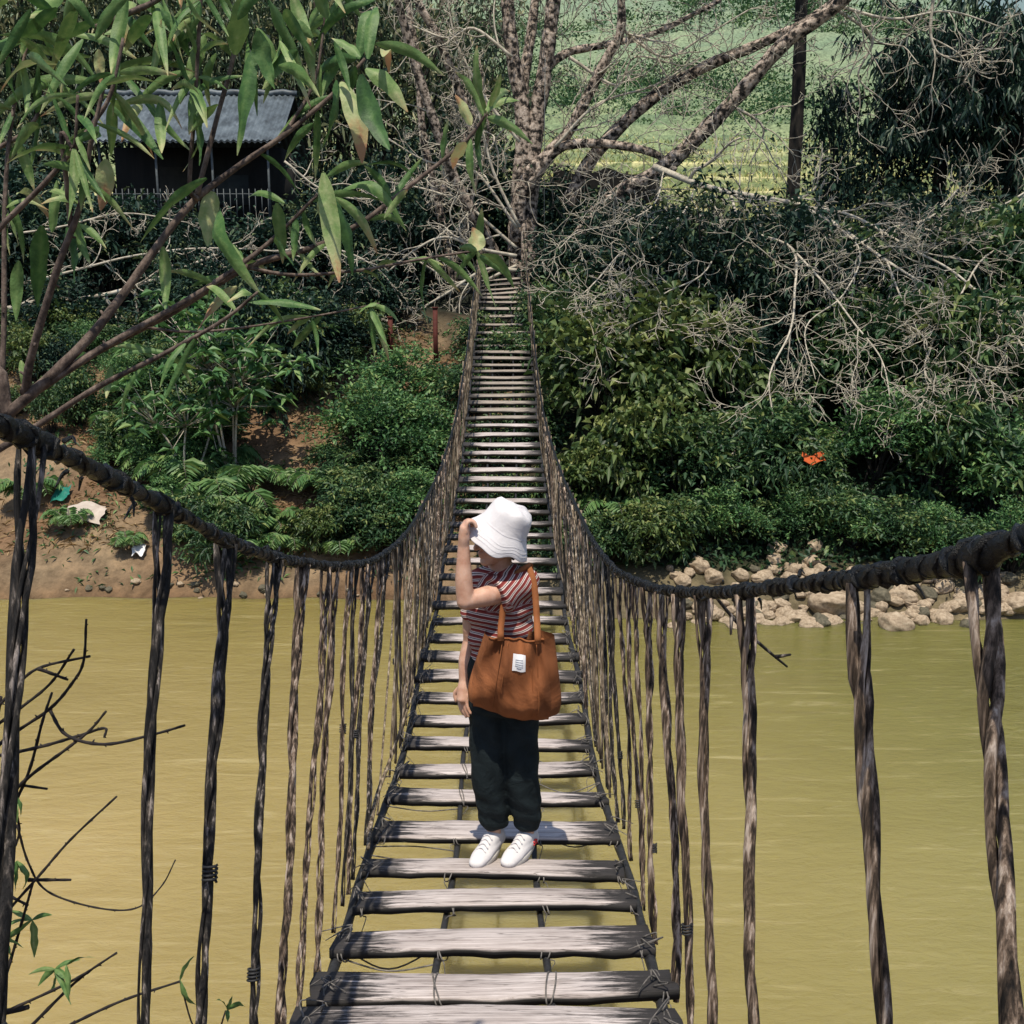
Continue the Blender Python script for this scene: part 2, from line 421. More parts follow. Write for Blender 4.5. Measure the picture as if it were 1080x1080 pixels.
gr = np.clip((s - 30) / 12, 0, 1)[..., None]
zz = Z / 1.5; fr = zz - np.floor(zz)
flat = (fr < .2) | (fr > .97)
fld = np.where(flat[..., None], np.array([.58, .54, .27]), np.array([.16, .20, .085]))
far = np.clip((Y - 84 + 12 * n2) / 16, 0, 1)[..., None]
fld = fld * (1 - far) + (np.array([.14, .20, .10]) * (1 - np.clip(.5 + n2, 0, 1))[..., None] + np.array([.24, .29, .145]) * np.clip(.5 + n2, 0, 1)[..., None]) * far
hz = np.clip((Y - 70) / 260, 0, .75)[..., None]  # distance haze, mixed into the hill colour
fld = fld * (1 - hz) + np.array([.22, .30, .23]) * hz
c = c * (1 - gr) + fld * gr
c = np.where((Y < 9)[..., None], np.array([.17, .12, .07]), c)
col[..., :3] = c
ny, nx = X.shape
i, j = np.meshgrid(np.arange(ny - 1), np.arange(nx - 1), indexing='ij')
Fq = np.stack([i * nx + j, i * nx + j + 1, (i + 1) * nx + j + 1, (i + 1) * nx + j], -1).reshape(-1, 4)
mb = MB().add(np.stack([X, Y, Z], -1), Fq)
me = mb.mesh('terrain')
ca = me.attributes.new('col', 'FLOAT_COLOR', 'POINT'); ca.data.foreach_set('color', col.astype(np.float32).ravel())
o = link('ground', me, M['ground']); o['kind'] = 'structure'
# water sheet
wx = np.array([-600, -60, 60, 600.]); wy = np.array([5., 12., 19.])
Xw, Yw = np.meshgrid(wx, wy)
i, j = np.meshgrid(np.arange(2), np.arange(3), indexing='ij')
Fw = np.stack([i * 4 + j, i * 4 + j + 1, (i + 1) * 4 + j + 1, (i + 1) * 4 + j], -1).reshape(-1, 4)
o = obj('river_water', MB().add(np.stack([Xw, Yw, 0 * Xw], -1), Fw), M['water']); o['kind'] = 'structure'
# far mountain
mxs = np.linspace(-2200, 2600, 120); mys = np.linspace(1500, 2600, 16)
Xm, Ym = np.meshgrid(mxs, mys)
t = (Ym - 1500) / 1100
Zm = 100 + 620 * np.sin(np.pi * np.clip(t, 0, 1) * .5) * (1 + .12 * np.sin(Xm * .004) + .07 * np.sin(Xm * .011 + 1)) + 20 * np.sin(Xm * .03 + Ym * .02)
i, j = np.meshgrid(np.arange(15), np.arange(119), indexing='ij')
Fm = np.stack([i * 120 + j, i * 120 + j + 1, (i + 1) * 120 + j + 1, (i + 1) * 120 + j], -1).reshape(-1, 4)
o = obj('hills', MB().add(np.stack([Xm, Ym, Zm], -1), Fm), M['mountain']); o['kind'] = 'structure'

# ------------------------------------------------------------------ suspension bridge
br = thing('suspension_bridge', 'narrow swaying footbridge of weathered planks hung on twisted vine hangers over the river', 'bridge', (AX, 0, 0))

pl_y = [2.49, 2.73, 2.97, 3.23, 3.57, 3.95, 4.29, 4.76, 5.25, 5.68, 6.1, 6.55, 6.96, 7.39, 7.84, 8.28, 8.74, 9.22, 9.67, 10.14, 10.66, 11.16, 11.64, 12.16, 12.7, 13.24, 13.77, 14.23, 14.68, 15.13, 15.55, 15.99, 16.47, 16.95, 17.38, 17.84, 18.31, 18.78, 19.2, 19.58, 19.98, 20.41, 20.87, 21.35, 21.79, 22.25, 22.76, 23.34, 23.98, 24.66, 25.33, 25.92, 26.38, 26.8, 27.22, 27.66, 28.2]
WID = {0: .16, 1: .16, 2: .17, 3: .165, 4: .175, 5: .16, 6: .165, 7: .22, 8: .15, 9: .16, 10: .15}
planks = []
for k, y in enumerate(pl_y):
    near = y < 17
    w = WID.get(k, random.uniform(.14, .185) if near else random.uniform(.13, .2))
    L = 1.15 + random.uniform(-.06, .07); th = .032 if near else .035
    nxp, nyp = 17, 5
    mb = MB()
    xg = np.linspace(-L / 2, L / 2, nxp); yg = np.array([-.5, -.44, 0, .44, .5]) * w
    ph = random.uniform(0, 6); bow = random.uniform(-.012, .012); tw = random.uniform(-.02, .02); tap = random.uniform(-.12, .12)
    top = []; bot = []
    for jy, yy in enumerate(yg):
        for ix, xx in enumerate(xg):
            e = 1 + tap * xx + .03 * math.sin(xx * 9 + ph + jy) * (jy in (0, 1, 3, 4))
            zt = bow * (1 - (xx / .57) ** 2) + tw * xx * (yy / w) - .004 * (jy in (0, 4)) + random.uniform(-.0015, .0015)
            yv = yy * e + (.006 * random.uniform(-1, 1) if jy in (0, 4) else 0)
            xv = xx + (random.uniform(-.012, .012) if ix in (0, nxp - 1) else 0)
            top.append((xv, yv, zt + th / 2)); bot.append((xv, yv, zt - th / 2 + random.uniform(-.003, .003)))
    V = np.array(top + bot); nT = nxp * nyp
    fs = []
    for a in range(nyp - 1):
        for bq in range(nxp - 1):
            q = a * nxp + bq
            fs.append((q, q + 1, q + nxp + 1, q + nxp)); fs.append((nT + q, nT + q + nxp, nT + q + nxp + 1, nT + q + 1))
    for bq in range(nxp - 1):
        fs.append((bq, nT + bq, nT + bq + 1, bq + 1)); q = (nyp - 1) * nxp + bq
        fs.append((q, q + 1, nT + q + 1, nT + q))
    for a in range(nyp - 1):
        q = a * nxp; fs.append((q, q + nxp, nT + q + nxp, nT + q)); q += nxp - 1
        fs.append((q, nT + q, nT + q + nxp, q + nxp))
    mb.add(V, np.array(fs))
    me = mb.mesh('plank', False)
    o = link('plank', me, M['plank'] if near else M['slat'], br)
    sl = math.atan((deck(y + .2) - deck(y - .2)) / .4)
    rzp = random.uniform(-.03, .03); rol = random.uniform(-.012, .012)
    if y > 26.5: rol += -.06
    o.location = (random.uniform(-.012, .012), y, float(deck(y))); o.rotation_euler = (sl + random.uniform(-.04, .04), rol, rzp)
    planks.append(o)
    if y < 9:   # tie wires that lash the plank to the cables underneath
        for lx in (-.185, .19, -.545, .545):
            t = MB()
            n = 10; a0 = random.uniform(0, 6)
            sgn = random.choice((-1, 1))
            pts = []
            for q in range(22):
                a = q / 21 * 2 * math.pi * 1.6
                pts.append((lx + .02 * math.sin(a * .8 + a0) + .012 * (q / 21 - .5), (w / 2 + .014) * math.cos(a), -.012 + (.03 + .006 * math.sin(a * 3)) * math.sin(a)))
            tube(t, catmull(pts, 2), .0028, 5)
            # loose tail
            e = np.array(pts[-1])
            tube(t, catmull([e, e + (random.uniform(-.04, .04), -.03, .0), e + (random.uniform(-.07, .07), -.06, -.05 - random.random() * .05)], 4), [.0026, .0015], 4)
            if abs(lx) > .5:
                for _ in range(3):
                    e = np.array([lx + random.uniform(-.03, .03), random.uniform(-.5, .5) * w, .02])
                    tube(t, catmull([e, e + (random.uniform(-.05, .05), random.uniform(-.05, .05), .03), e + (random.uniform(-.09, .09), random.uniform(-.1, .1), .0)], 4), [.004, .002], 4)
            link('tie_wire', t.mesh('tie_wire'), M['wire'], o)

# cables under the deck
for lx, rr in ((-.57, .02), (-.19, .014), (.19, .014), (.57, .02)):
    ds = np.linspace(-.5, 28.8, 160)
    pts = np.stack([AX + lx + .012 * np.sin(ds * 2.1 + lx * 9), ds, deck(ds) - .035 - .004 * np.sin(ds * 7)], 1)
    part('deck_cable', tube(MB(), pts, rr * (1 + .12 * np.sin(ds * 11)), 7), M['cable'], br)
# thin wires trailing along the deck edges between planks
for k in range(14):
    y0 = random.uniform(2.8, 6.5); sg = random.choice((-1, 1))
    mb = MB()
    a = np.array([AX + sg * .56, y0, deck(y0) - .01]); bq = np.array([AX + sg * .19, y0 + random.uniform(-.05, .1), deck(y0) - .03])
    mid = (a + bq) / 2 + (0, random.uniform(-.1, .1), -.04)
    tube(mb, catmull([a, mid, bq], 6), .0032, 5)
    part('lashing_wire', mb, M['wire'], br)

# hangers
def hanger_mesh(a, bq, strands, rs, sep, pitch, rg, seg=40, sides=6, wrap=True):
    mb = MB()
    ln = np.linalg.norm(bq - a)
    t = np.linspace(0, 1, seg)
    ax = unit(bq - a)
    e1 = unit(np.cross(ax, (0, 1, 0))); e2 = np.cross(ax, e1)
    wob = .012 * np.sin(t * ln * 3.1 + rg.random() * 6)[:, None] * e1 + .012 * np.sin(t * ln * 2.3 + rg.random() * 6)[:, None] * e2
    wob = wob * np.sin(np.pi * t)[:, None]
    c = a[None] * (1 - t[:, None]) + bq[None] * t[:, None] + wob
    tight = np.clip(t * ln / .22, 0, 1); tight = tight * tight * (3 - 2 * tight)
    p0 = rg.random() * 6.28
    for q in range(strands):
        ph = p0 + q * 2 * np.pi / strands + t * ln / pitch * 2 * np.pi * (1 + .15 * np.sin(t * 5 + q)) * tight
        rr = sep * (1 + 1.3 * (1 - tight)) * (1 + .15 * np.sin(t * 9 + q * 2))
        p = c + rr[:, None] * (np.cos(ph)[:, None] * e1 + np.sin(ph)[:, None] * e2)
        rad = rs * (1 + .22 * np.sin(t * ln * 7 + q * 1.7) + .15 * np.sin(t * ln * 17 + q) + .09 * rg.normal(0, 1, seg)) * rg.uniform(.7, 1.35)
        tube(mb, p, rad, sides)
    if wrap:   # the top passes over the cable
        for q in range(2):
            ang = np.linspace(-.4, np.pi + .4, 9); off = (q - .5) * rs * 1.6
            p = a + np.stack([np.cos(ang) * (.0185 + rs * .5), np.full(9, off), np.sin(ang) * (.0185 + rs * .5)], 1)
            tube(mb, p, rs * .9, 6)
    return mb

rg = np.random.default_rng(21)
tops = {1: [.7, 1.16, 1.54, 2.28, 2.78, 3.14, 3.5, 3.88, 4.2, 4.5, 4.85, 5.2, 5.5],
        -1: [.75, 1.42, 1.94, 2.36, 2.84, 3.24, 3.62, 3.8, 4.2, 4.35, 4.62, 4.85]}
hang = []
for sg in (1, -1):
    ds = list(tops[sg]); y = ds[-1]
    while y < 28:
        y += rg.uniform(.26, .40) if y < 15 else rg.uniform(.4, .6)
        ds.append(y)
    for d in ds:
        lean = (.28 if sg > 0 else .48) * (1 if d > .5 else .5) + rg.normal(0, .07)
        if sg > 0 and d < 1.7: lean = .62 if d < 1.3 else .36
        if d > 5.2: lean = rg.normal(.5, .3)
        if d > 12: lean = rg.normal(.15, .25)
        hang.append((d, sg, lean))
hang.sort()
# hand cables, wrapped in black plastic, lumpy where the hangers hang
for sg in (-1, 1):
    ds = np.concatenate([np.linspace(-.3, 3.5, 260), np.linspace(3.52, 12, 200), np.linspace(12.1, 28.6, 120)])
    pts = np.array([railpt(sg, d) for d in ds])
    nn = np.sin(ds * 31 + 2 * np.sin(ds * 13)) * .5 + np.sin(ds * 57) * .3
    rad = (.0122 if sg < 0 else .0122) + .0022 * nn * (ds < 5) + rg.normal(0, .0007, len(ds)) * (ds < 5) + .003 * np.exp(-((ds - 1.25) / .25) ** 2) * (sg > 0) - .003 * np.clip((ds - 6) / 10, 0, 1)
    for d_, s_, _l in hang:
        if s_ == sg and d_ < 9: rad = rad + (.0045 if d_ < 3 else .004) * np.exp(-np.abs((ds - d_) / (.035 if d_ < 3 else .03)) ** 3)
    mb = MB(); tube(mb, pts, rad, 12)
    # spiral tape
    n = 900 if sg > 0 else 700
    dd = np.linspace(.2, 6.5, n); c = np.array([railpt(sg, d) for d in dd])
    rr = np.interp(dd, ds, rad) + .001
    a = dd * 2 * np.pi / .052 + 1.5 * np.sin(dd * 9)
    sp = c + np.stack([np.cos(a) * rr, 0 * a, np.sin(a) * rr], 1)
    tube(mb, sp, np.clip(.0042 + .0026 * np.sin(dd * 23) + rg.normal(0, .0008, n), .001, 1), 5)
    a2 = -dd * 2 * np.pi / .083 + 1.2 * np.sin(dd * 7); sp = c + np.stack([np.cos(a2) * rr, 0 * a2, np.sin(a2) * rr], 1)
    tube(mb, sp, np.clip(.003 + .003 * np.sin(dd * 37 + 1) + rg.normal(0, .0008, n), .0008, 1), 5)
    for q in range(26):   # torn plastic ends
        d = random.uniform(.7, 5); p0 = railpt(sg, d); aa = random.uniform(0, 6.3)
        o0 = np.array([math.cos(aa), 0, math.sin(aa)]) * .021
        tube(mb, catmull([p0 + o0, p0 + o0 * 1.5 + (0, random.uniform(-.02, .02), 0), p0 + o0 * 1.9 + (0, random.uniform(-.03, .03), -.012)], 3), [.004, .003, .0012], 4)
    part('hand_cable', mb, M['wrap'] if True else M['cable'], br)

far_mb = MB(); cnt = 0
for d, sg, lean in hang:
    a = railpt(sg, d) - (0, 0, .005)
    db = d - lean
    bl = .62 if d < 6 else .60
    bq = np.array([AX + sg * (bl + rg.normal(0, .008)), db, deck(db) - .05])
    seg = 46 if d < 3 else 34 if d < 7 else 16
    if d < 4.0: st, rs, sep, mt = 4, .0064, .0084, M['vine_dark'] if (sg < 0 and d < 3)  else M['vine_mid']
    elif d < 7: st, rs, sep, mt = 3, .0052, .0062, M['vine_mid']
    elif d < 14: st, rs, sep, mt = 2, .0075, .010, M['vine_tan']
    else: st, rs, sep, mt = 2, .0085, .011, M['vine_tan']
    if d > 4: mt = M[['vine_tan', 'vine_mid', 'vine_tan', 'vine_dark'][int(rg.integers(0, 4))]] if d > 5.5 else M[['vine_mid', 'vine_dark'][int(rg.integers(0, 2))]]
    if d < 2.2: rs *= .84; sep *= .84
    hb = hanger_mesh(a, bq, st, rs, sep, rg.uniform(.42, .7), rg, seg, 8 if d < 3 else 5, False)
    if cnt < 100:
        o = obj('hanger', hb, mt, br, True, a); cnt += 1
        if d < 6 and rg.random() < .55:     # dark cord bindings on some hangers
            kb = MB(); tt = rg.uniform(.3, .75); c0 = a * (1 - tt) + bq * tt; axd = unit(bq - a)
            e1 = unit(np.cross(axd, (0, 1, 0))); e2 = np.cross(axd, e1)
            an = np.linspace(0, 2 * np.pi * 4, 40)
            pp = c0 + np.outer(np.linspace(-.018, .018, 40), axd) + (sep + rs) * (np.outer(np.cos(an), e1) + np.outer(np.sin(an), e2))
            tube(kb, pp - a, .0035, 4)
            link('binding', kb.mesh('binding'), M['cable'], o)
    else:
        for v_, a_ in zip(hb.v, hb.a):
            far_mb.v.append(v_); far_mb.a.append(a_)
        far_mb.f += [f_ + far_mb.n for f_ in hb.f]; far_mb.n += hb.n
o = part('hanger', far_mb, M['vine_tan'], br); o['kind'] = 'stuff'
# extra thin loose vines strung between cable and deck (dense mesh in the middle)
lv = MB()
for k in range(80):
    sg = rg.choice((-1, 1)); d = rg.uniform(5.5, 15)
    a = railpt(sg, d); db = d - rg.normal(.3, .5)
    bq = np.array([AX + sg * .6, db, deck(db) - .03])
    mid = (a + bq) / 2 + rg.normal(0, .03, 3)
    tube(lv, catmull([a, mid, bq], 6), rg.uniform(.004, .008), 5)
o = part('loose_vine', lv, M['vine_tan'], br); o['kind'] = 'stuff'
# posts at the far landing
for sg in (-1, 1):
    mb = MB(); x = AX + sg * .52
    zg = float(ground(x, 28.5)); zt = 5.2 + (1.35 if sg > 0 else 1.2)
    pts = catmull([(x, 28.5, zg - .3), (x + .02, 28.5, zg + 1), (x - .01 * sg, 28.5, zt)], 5)
    tube(mb, pts, [.11, .09, .075], 9)
    part('landing_post', mb, M['bark_pale'], br)

# ------------------------------------------------------------------ person on the bridge
DY = 4.42
def pp(u, v, dy=0.0): return P(u, v, DY + dy)

def ball(bm, c, r, q=None):
    m = Matrix.Translation(Vector(c))
    if q is not None: m = m @ q
    r = (r, r, r) if np.isscalar(r) else r
    m = m @ Matrix.Diagonal((*r, 1))
    bmesh.ops.create_icosphere(bm, subdivisions=3, radius=1, matrix=m)
def chain(bm, pts, rads, n=7):
    """dense balls along a smooth path; rads entries are r or (rx,ry,rz)"""
    c = catmull(pts, n)
    rr = np.array([(r, r, r) if np.isscalar(r) else r for r in rads], float)
    t = np.linspace(0, 1, len(c)); tr = np.linspace(0, 1, len(rr))
    for k, p in enumerate(c):
        ball(bm, p, tuple(np.interp(t[k], tr, rr[:, q]) for q in range(3)))
def frustum(bm, a, bq, ra, rb, seg=24, flat=1.0):
    a = Vector(a); bq = Vector(bq); d = bq - a
    q = d.to_track_quat('Z', 'Y').to_matrix().to_4x4()
    m = Matrix.Translation((a + bq) / 2) @ q
    bmesh.ops.create_cone(bm, cap_ends=True, segments=seg, radius1=ra, radius2=rb, depth=d.length, matrix=m)
def remesh(bm, voxel, smooth_it=4):
    me = bpy.data.meshes.new('tmp'); bm.to_mesh(me); bm.free()
    o = bpy.data.objects.new('tmp', me); C.objects.link(o)
    md = o.modifiers.new('r', 'REMESH'); md.mode = 'VOXEL'; md.voxel_size = voxel; md.adaptivity = 0
    if smooth_it:
        sm = o.modifiers.new('s', 'SMOOTH'); sm.factor = .5; sm.iterations = smooth_it
    bpy.context.view_layer.update()
    dg = bpy.context.evaluated_depsgraph_get()
    me2 = bpy.data.meshes.new_from_object(o.evaluated_get(dg))
    bpy.data.objects.remove(o); bpy.data.meshes.remove(me)
    me2.polygons.foreach_set('use_smooth', np.ones(len(me2.polygons), dtype=bool))
    return me2
def vco(me):
    a = np.empty(len(me.vertices) * 3, dtype=np.float32); me.vertices.foreach_get('co', a); return a.reshape(-1, 3)
def shift(me, base):
    a = vco(me) - np.asarray(base, dtype=np.float32); me.vertices.foreach_set('co', a.ravel()); me.update()

pz = float(deck(4.32)) + .018
PB = np.array([pp(531, 900)[0], DY, pz])
man = thing('person', 'person in white bucket hat, striped tee and black trousers standing on the bridge planks', 'person', PB)

m, nt, b, o = new_mat('skin')
b.inputs['Base Color'].default_value = (.58, .36, .27, 1); b.inputs['Roughness'].default_value = .5
b.inputs['Subsurface Weight'].default_value = .12; b.inputs['Subsurface Radius'].default_value = (.02, .008, .004)
v = coords(nt); f = noise(nt, v, 22, 5); nt.links.new(ramp(nt, f, [(.3, (.46, .245, .165)), (.55, (.57, .345, .25)), (.72, (.63, .41, .31))]), b.inputs['Base Color'])
M['skin'] = m
M['hair'] = mat_noise('dark_hair', [(.3, (.008, .006, .006)), (.7, (.03, .022, .02))], 60, .45, .4, .004, (1, 1, .1))
def fabric(name, lo, hi, sc=7, bd=.012, weave=700, rough=.85):
    m, nt, b, o = new_mat(name)
    v = coords(nt); f = noise(nt, v, sc, 5, .55, .8)
    nt.links.new(ramp(nt, f, [(.3, lo), (.7, hi)]), b.inputs['Base Color']); b.inputs['Roughness'].default_value = rough
    b.inputs['Specular IOR Level'].default_value = .2
    w = noise(nt, v, weave, 1); s = N(nt, 'ShaderNodeMath', operation='MULTIPLY_ADD'); s.inputs[1].default_value = .06
    nt.links.new(w, s.inputs[0]); nt.links.new(f, s.inputs[2]); bump(nt, b, s.outputs[0], .6, bd)
    return m
M['hat'] = fabric('white_cotton', (.60, .58, .60), (.70, .68, .69), 9, .012)
M['trouser'] = fabric('black_cotton', (.006, .011, .013), (.016, .025, .029), 9, .03)
M['shoe'] = fabric('white_canvas', (.56, .54, .55), (.66, .64, .64), 20, .004, 900)
M['sole'] = mat_noise('white_rubber', [(.3, (.36, .34, .31)), (.7, (.5, .48, .45))], 30, .6, .05)
M['red'] = mat_noise('red_emblem', [(.3, (.5, .03, .04)), (.7, (.6, .06, .06))], 30, .6, .05)
M['bag'] = fabric('rust_canvas', (.13, .045, .018), (.36, .132, .05), 4, .04, 500)
M['bag_strap'] = fabric('dark_rust_canvas', (.2, .07, .026), (.3, .11, .04), 9, .006, 500)
M['bag_in'] = fabric('bag_lining', (.05, .02, .01), (.09, .035, .015))
M['patch'] = mat_noise('white_label', [(.3, (.7, .7, .72)), (.7, (.8, .8, .82))], 40, .7, .05)
M['print'] = mat_noise('grey_print', [(.3, (.5, .54, .58)), (.7, (.58, .62, .66))], 40, .7, .0)

# body: one continuous surface
bm = bmesh.new()
sh_r = pp(505, 616, .02); sh_l = pp(554, 614, -.02)
chain(bm, [pp(529, 728), pp(529, 690), pp(529, 650), pp(529, 618)], [(.145, .10, .09), (.115, .085, .08), (.13, .095, .08), (.13, .08, .06)])
chain(bm, [sh_r, pp(529, 606), sh_l], [.048, .055, .048])
HC = pp(527, 566, -.02)                      # head centre
chain(bm, [pp(529, 610, .01), pp(528, 598, .0), HC + (.0, .01, -.05)], [.056, .048, .05])
fdir = unit(np.array([-.88, -.46, -.10])); fside = unit(np.cross(fdir, (0, 0, 1))); fup = np.cross(fside, fdir)
def hp(f_, s_, u_): return HC + fdir * f_ + fside * s_ + fup * u_
ball(bm, hp(-.01, 0, .03), (.088, .088, .095)); ball(bm, hp(.03, 0, -.035), (.062, .058, .068))
chain(bm, [hp(.045, 0, -.07), hp(.075, 0, -.088)], [.038, .024])           # jaw, chin
for s_ in (-1, 1):
    ball(bm, hp(.045, .03 * s_, -.03), (.036, .036, .036))                   # cheeks
    chain(bm, [hp(-.01, .082 * s_, .012), hp(-.018, .09 * s_, -.012), hp(-.008, .083 * s_, -.03)], [.014, .013, .009])   # ears
    chain(bm, [hp(.08, .015 * s_, .028), hp(.078, .04 * s_, .03)], [.012, .01])    # brow
chain(bm, [hp(.088, 0, .02), hp(.103, 0, -.008), hp(.112, 0, -.024)], [.009, .011, .013])   # nose
for s_ in (-1, 1): ball(bm, hp(.098, .012 * s_, -.026), .009)
chain(bm, [hp(.084, -.02, -.051), hp(.099, 0, -.049), hp(.084, .02, -.051)], [.005, .008, .005])   # upper lip
chain(bm, [hp(.082, -.017, -.062), hp(.096, 0, -.062), hp(.082, .017, -.062)], [.005, .0085, .005])
# arm hanging at our left
el = pp(497, 676, .05); wr = pp(490, 718, .0)
chain(bm, [sh_r, (np.array(sh_r) + el) / 2 + (-.012, 0, 0), el], [.046, .042, .035]); chain(bm, [el, (el + wr) / 2 + (-.005, 0, 0), wr], [.036, .036, .025], 9)
def finger(bm, pts, r0, r1): chain(bm, pts, [r0, (r0 + r1) / 2, r1], 6)
dn = unit(pp(488, 742, -.03) - wr); sd = unit(np.array([.62, -.78, 0]) - dn * (np.array([.62, -.78, 0]) @ dn))   # fingers side by side along sd (roughly +-y)
pc = wr + dn * .045
chain(bm, [wr, wr + dn * .03, wr + dn * .075], [(.023, .026, .022), (.029, .031, .024), (.030, .032, .018)])
for q, (ln_, off) in enumerate(((.068, -.027), (.078, -.009), (.073, .009), (.058, .026))):
    k0 = wr + dn * .08 + sd * off; k1 = k0 + dn * ln_ * .5 + (.006, 0, 0); k2 = k1 + unit(dn + (.55, 0, 0)) * ln_ * .5
    finger(bm, [k0 - dn * .02, k0, k1, k2], .0088, .0068)
t0 = wr + dn * .03 + sd * -.026; finger(bm, [t0, t0 + dn * .028 + sd * -.018 + (-.01, 0, 0), t0 + dn * .06 + sd * -.022 + (.0, 0, 0)], .0115, .0075)
# raised arm across the chest, hand at the hat brim
el2 = pp(491, 634, -.17); wr2 = pp(489, 575, -.15)
chain(bm, [sh_l, (np.array(sh_l) + el2) / 2 + (0, -.01, -.006), el2], [.05, .045, .037], 10)
chain(bm, [el2, el2 * .6 + wr2 * .4 + (-.004, 0, 0), wr2], [.037, .036, .024], 10)
up = unit(pp(490, 555, -.14) - wr2)
inn = unit(np.array([.95, .25, .0])); inn = unit(inn - up * (inn @ up)); fs_ = np.cross(up, inn)
chain(bm, [wr2, wr2 + up * .03, wr2 + up * .07], [(.022, .026, .022), (.024, .034, .026), (.02, .036, .02)])
for q, (ln_, off) in enumerate(((.062, -.027), (.072, -.009), (.068, .009), (.054, .026))):
    k0 = wr2 + up * .075 + fs_ * off; k1 = k0 + unit(up + inn * .45) * ln_ * .42; k2 = k1 + unit(inn - up * .25) * ln_ * .36; k3 = k2 + unit(inn * .5 - up) * ln_ * .3
    finger(bm, [k0 - up * .02, k0, k1, k2, k3], .009, .0068)
t0 = wr2 + up * .03 + fs_ * .022 + inn * .008
finger(bm, [t0, t0 + unit(up * .7 + inn) * .032, t0 + unit(up * .4 + inn) * .062], .0115, .0078)
# legs
LEG = {}
for sg, hip, kn, an, toe in ((-1, (514, 740), (515, 810), (521, 882), (503, 908)), (1, (547, 740), (550, 815), (556, 887), (534, 912))):
    h_, k_, a_ = pp(*hip), pp(*kn, -.015), pp(*an, .015)
    a_[2] = pz + .085
    chain(bm, [h_, k_, a_], [.08, .052, .033], 10)
    tdir = unit(np.array([pp(*toe)[0] - a_[0], -.17, 0]))
    chain(bm, [a_, np.array([a_[0], a_[1], pz + .04]) + tdir * .02, np.array([a_[0], a_[1], pz + .03]) + tdir * .15], [.032, .034, .024])
    LEG[sg] = (h_, k_, a_, tdir)
me = remesh(bm, .0042, 3); shift(me, PB)
link('body', me, M['skin'], man)
# eyes
M['eye'] = mat_noise('eye', [(.3, (.02, .015, .012)), (.7, (.03, .02, .018))], 10, .2, 0)
for s_ in (-1, 1):
    bm = bmesh.new(); ball(bm, hp(.075, .03 * s_, .012), (.011, .011, .009)); me = remesh(bm, .0025, 0); shift(me, PB); link('eye', me, M['eye'], man)
# hair: cap under the hat and a bob at the nape
bm = bmesh.new(); ball(bm, hp(-.015, 0, .025), (.088, .088, .088))
for k in range(13):
    a = R(70 + k / 12 * 220)
    d0 = hp(.085 * math.cos(a) - .012, .09 * math.sin(a), .03); d1 = hp(.08 * math.cos(a) - .012, .088 * math.sin(a), -.05 - .03 * abs(math.sin(k * 2.1)))
    chain(bm, [d0, (d0 + d1) / 2, d1], [.024, .02, .009])
me = remesh(bm, .005, 2); shift(me, PB); link('hair', me, M['hair'], man)

# hat
hax = unit(np.array([.50, -.08, .85])); hx = unit(np.cross(hax, (0, 1, .2))); hy = np.cross(hax, hx)
HB = pp(523, 570, -.032)
prof = [(.0, .182), (.05, .183), (.083, .176), (.094, .162), (.099, .14), (.106, .08), (.110, .072), (.125, .045), (.145, .014), (.158, -.012), (.159, -.016), (.155, -.016), (.142, .008), (.122, .040), (.105, .07), (.096, .14), (.085, .165), (.0, .172)]
prof = [(r_, z_ * .93 if z_ > 0 else z_) for r_, z_ in prof]
mb = MB(); ns = 72; V = []
for q in range(ns):
    a = q / ns * 2 * math.pi
    for (r_, z_) in prof:
        k = max(0, (r_ - .1) / .06)
        w_ = 1 + k * (.045 * math.sin(2 * a + .6) + .03 * math.sin(5 * a + 1) + .014 * math.sin(9 * a))
        zw = z_ + k * (.012 * math.sin(3 * a + 1) + .006 * math.sin(7 * a)) + (.006 * math.sin(3 * a + 2) + .003 * math.sin(8 * a)) * (z_ > .1) * min(1, r_ / .09)
        rr = r_ * w_ * (1 + .02 * math.sin(4 * a + z_ * 30) * (z_ > .03))
        V.append(HB + hx * rr * math.cos(a) + hy * rr * math.sin(a) + hax * zw)
npf = len(prof)
fs = [(q * npf + k, q * npf + k + 1, ((q + 1) % ns) * npf + k + 1, ((q + 1) % ns) * npf + k) for q in range(ns) for k in range(npf - 1)]
mb.add(np.array(V), np.array(fs))
mb.v = [(v - HB.astype(np.float32)) * .95 + (HB + hax * .006).astype(np.float32) for v in mb.v]
hat = part('bucket_hat', mb, M['hat'], man)
mb = MB()     # stitched rows on the brim
for r_, z_ in ((.1335, .0312), (.1425, .0182), (.1505, .0045), (.1115, .0675)):
    n = 90; a = np.linspace(0, 2 * np.pi, n)
    k = max(0, (r_ - .1) / .06)
    w_ = 1 + k * (.045 * np.sin(2 * a + .6) + .03 * np.sin(5 * a + 1) + .014 * np.sin(9 * a))
    zw = z_ + k * (.012 * np.sin(3 * a + 1) + .006 * np.sin(7 * a)) + .0006
    rr = r_ * w_ * (1 + .02 * np.sin(4 * a + z_ * 30) * (z_ > .03))
    tube(mb, HB - .0008 * hax + rr[:, None] * (np.cos(a)[:, None] * hx + np.sin(a)[:, None] * hy) + zw[:, None] * hax, .0007, 4, False)
mb.v = [(v - HB.astype(np.float32)) * .951 + (HB + hax * .006).astype(np.float32) - PB.astype(np.float32) for v in mb.v]
link('stitching', mb.mesh('stitching'), M['hat'], hat)

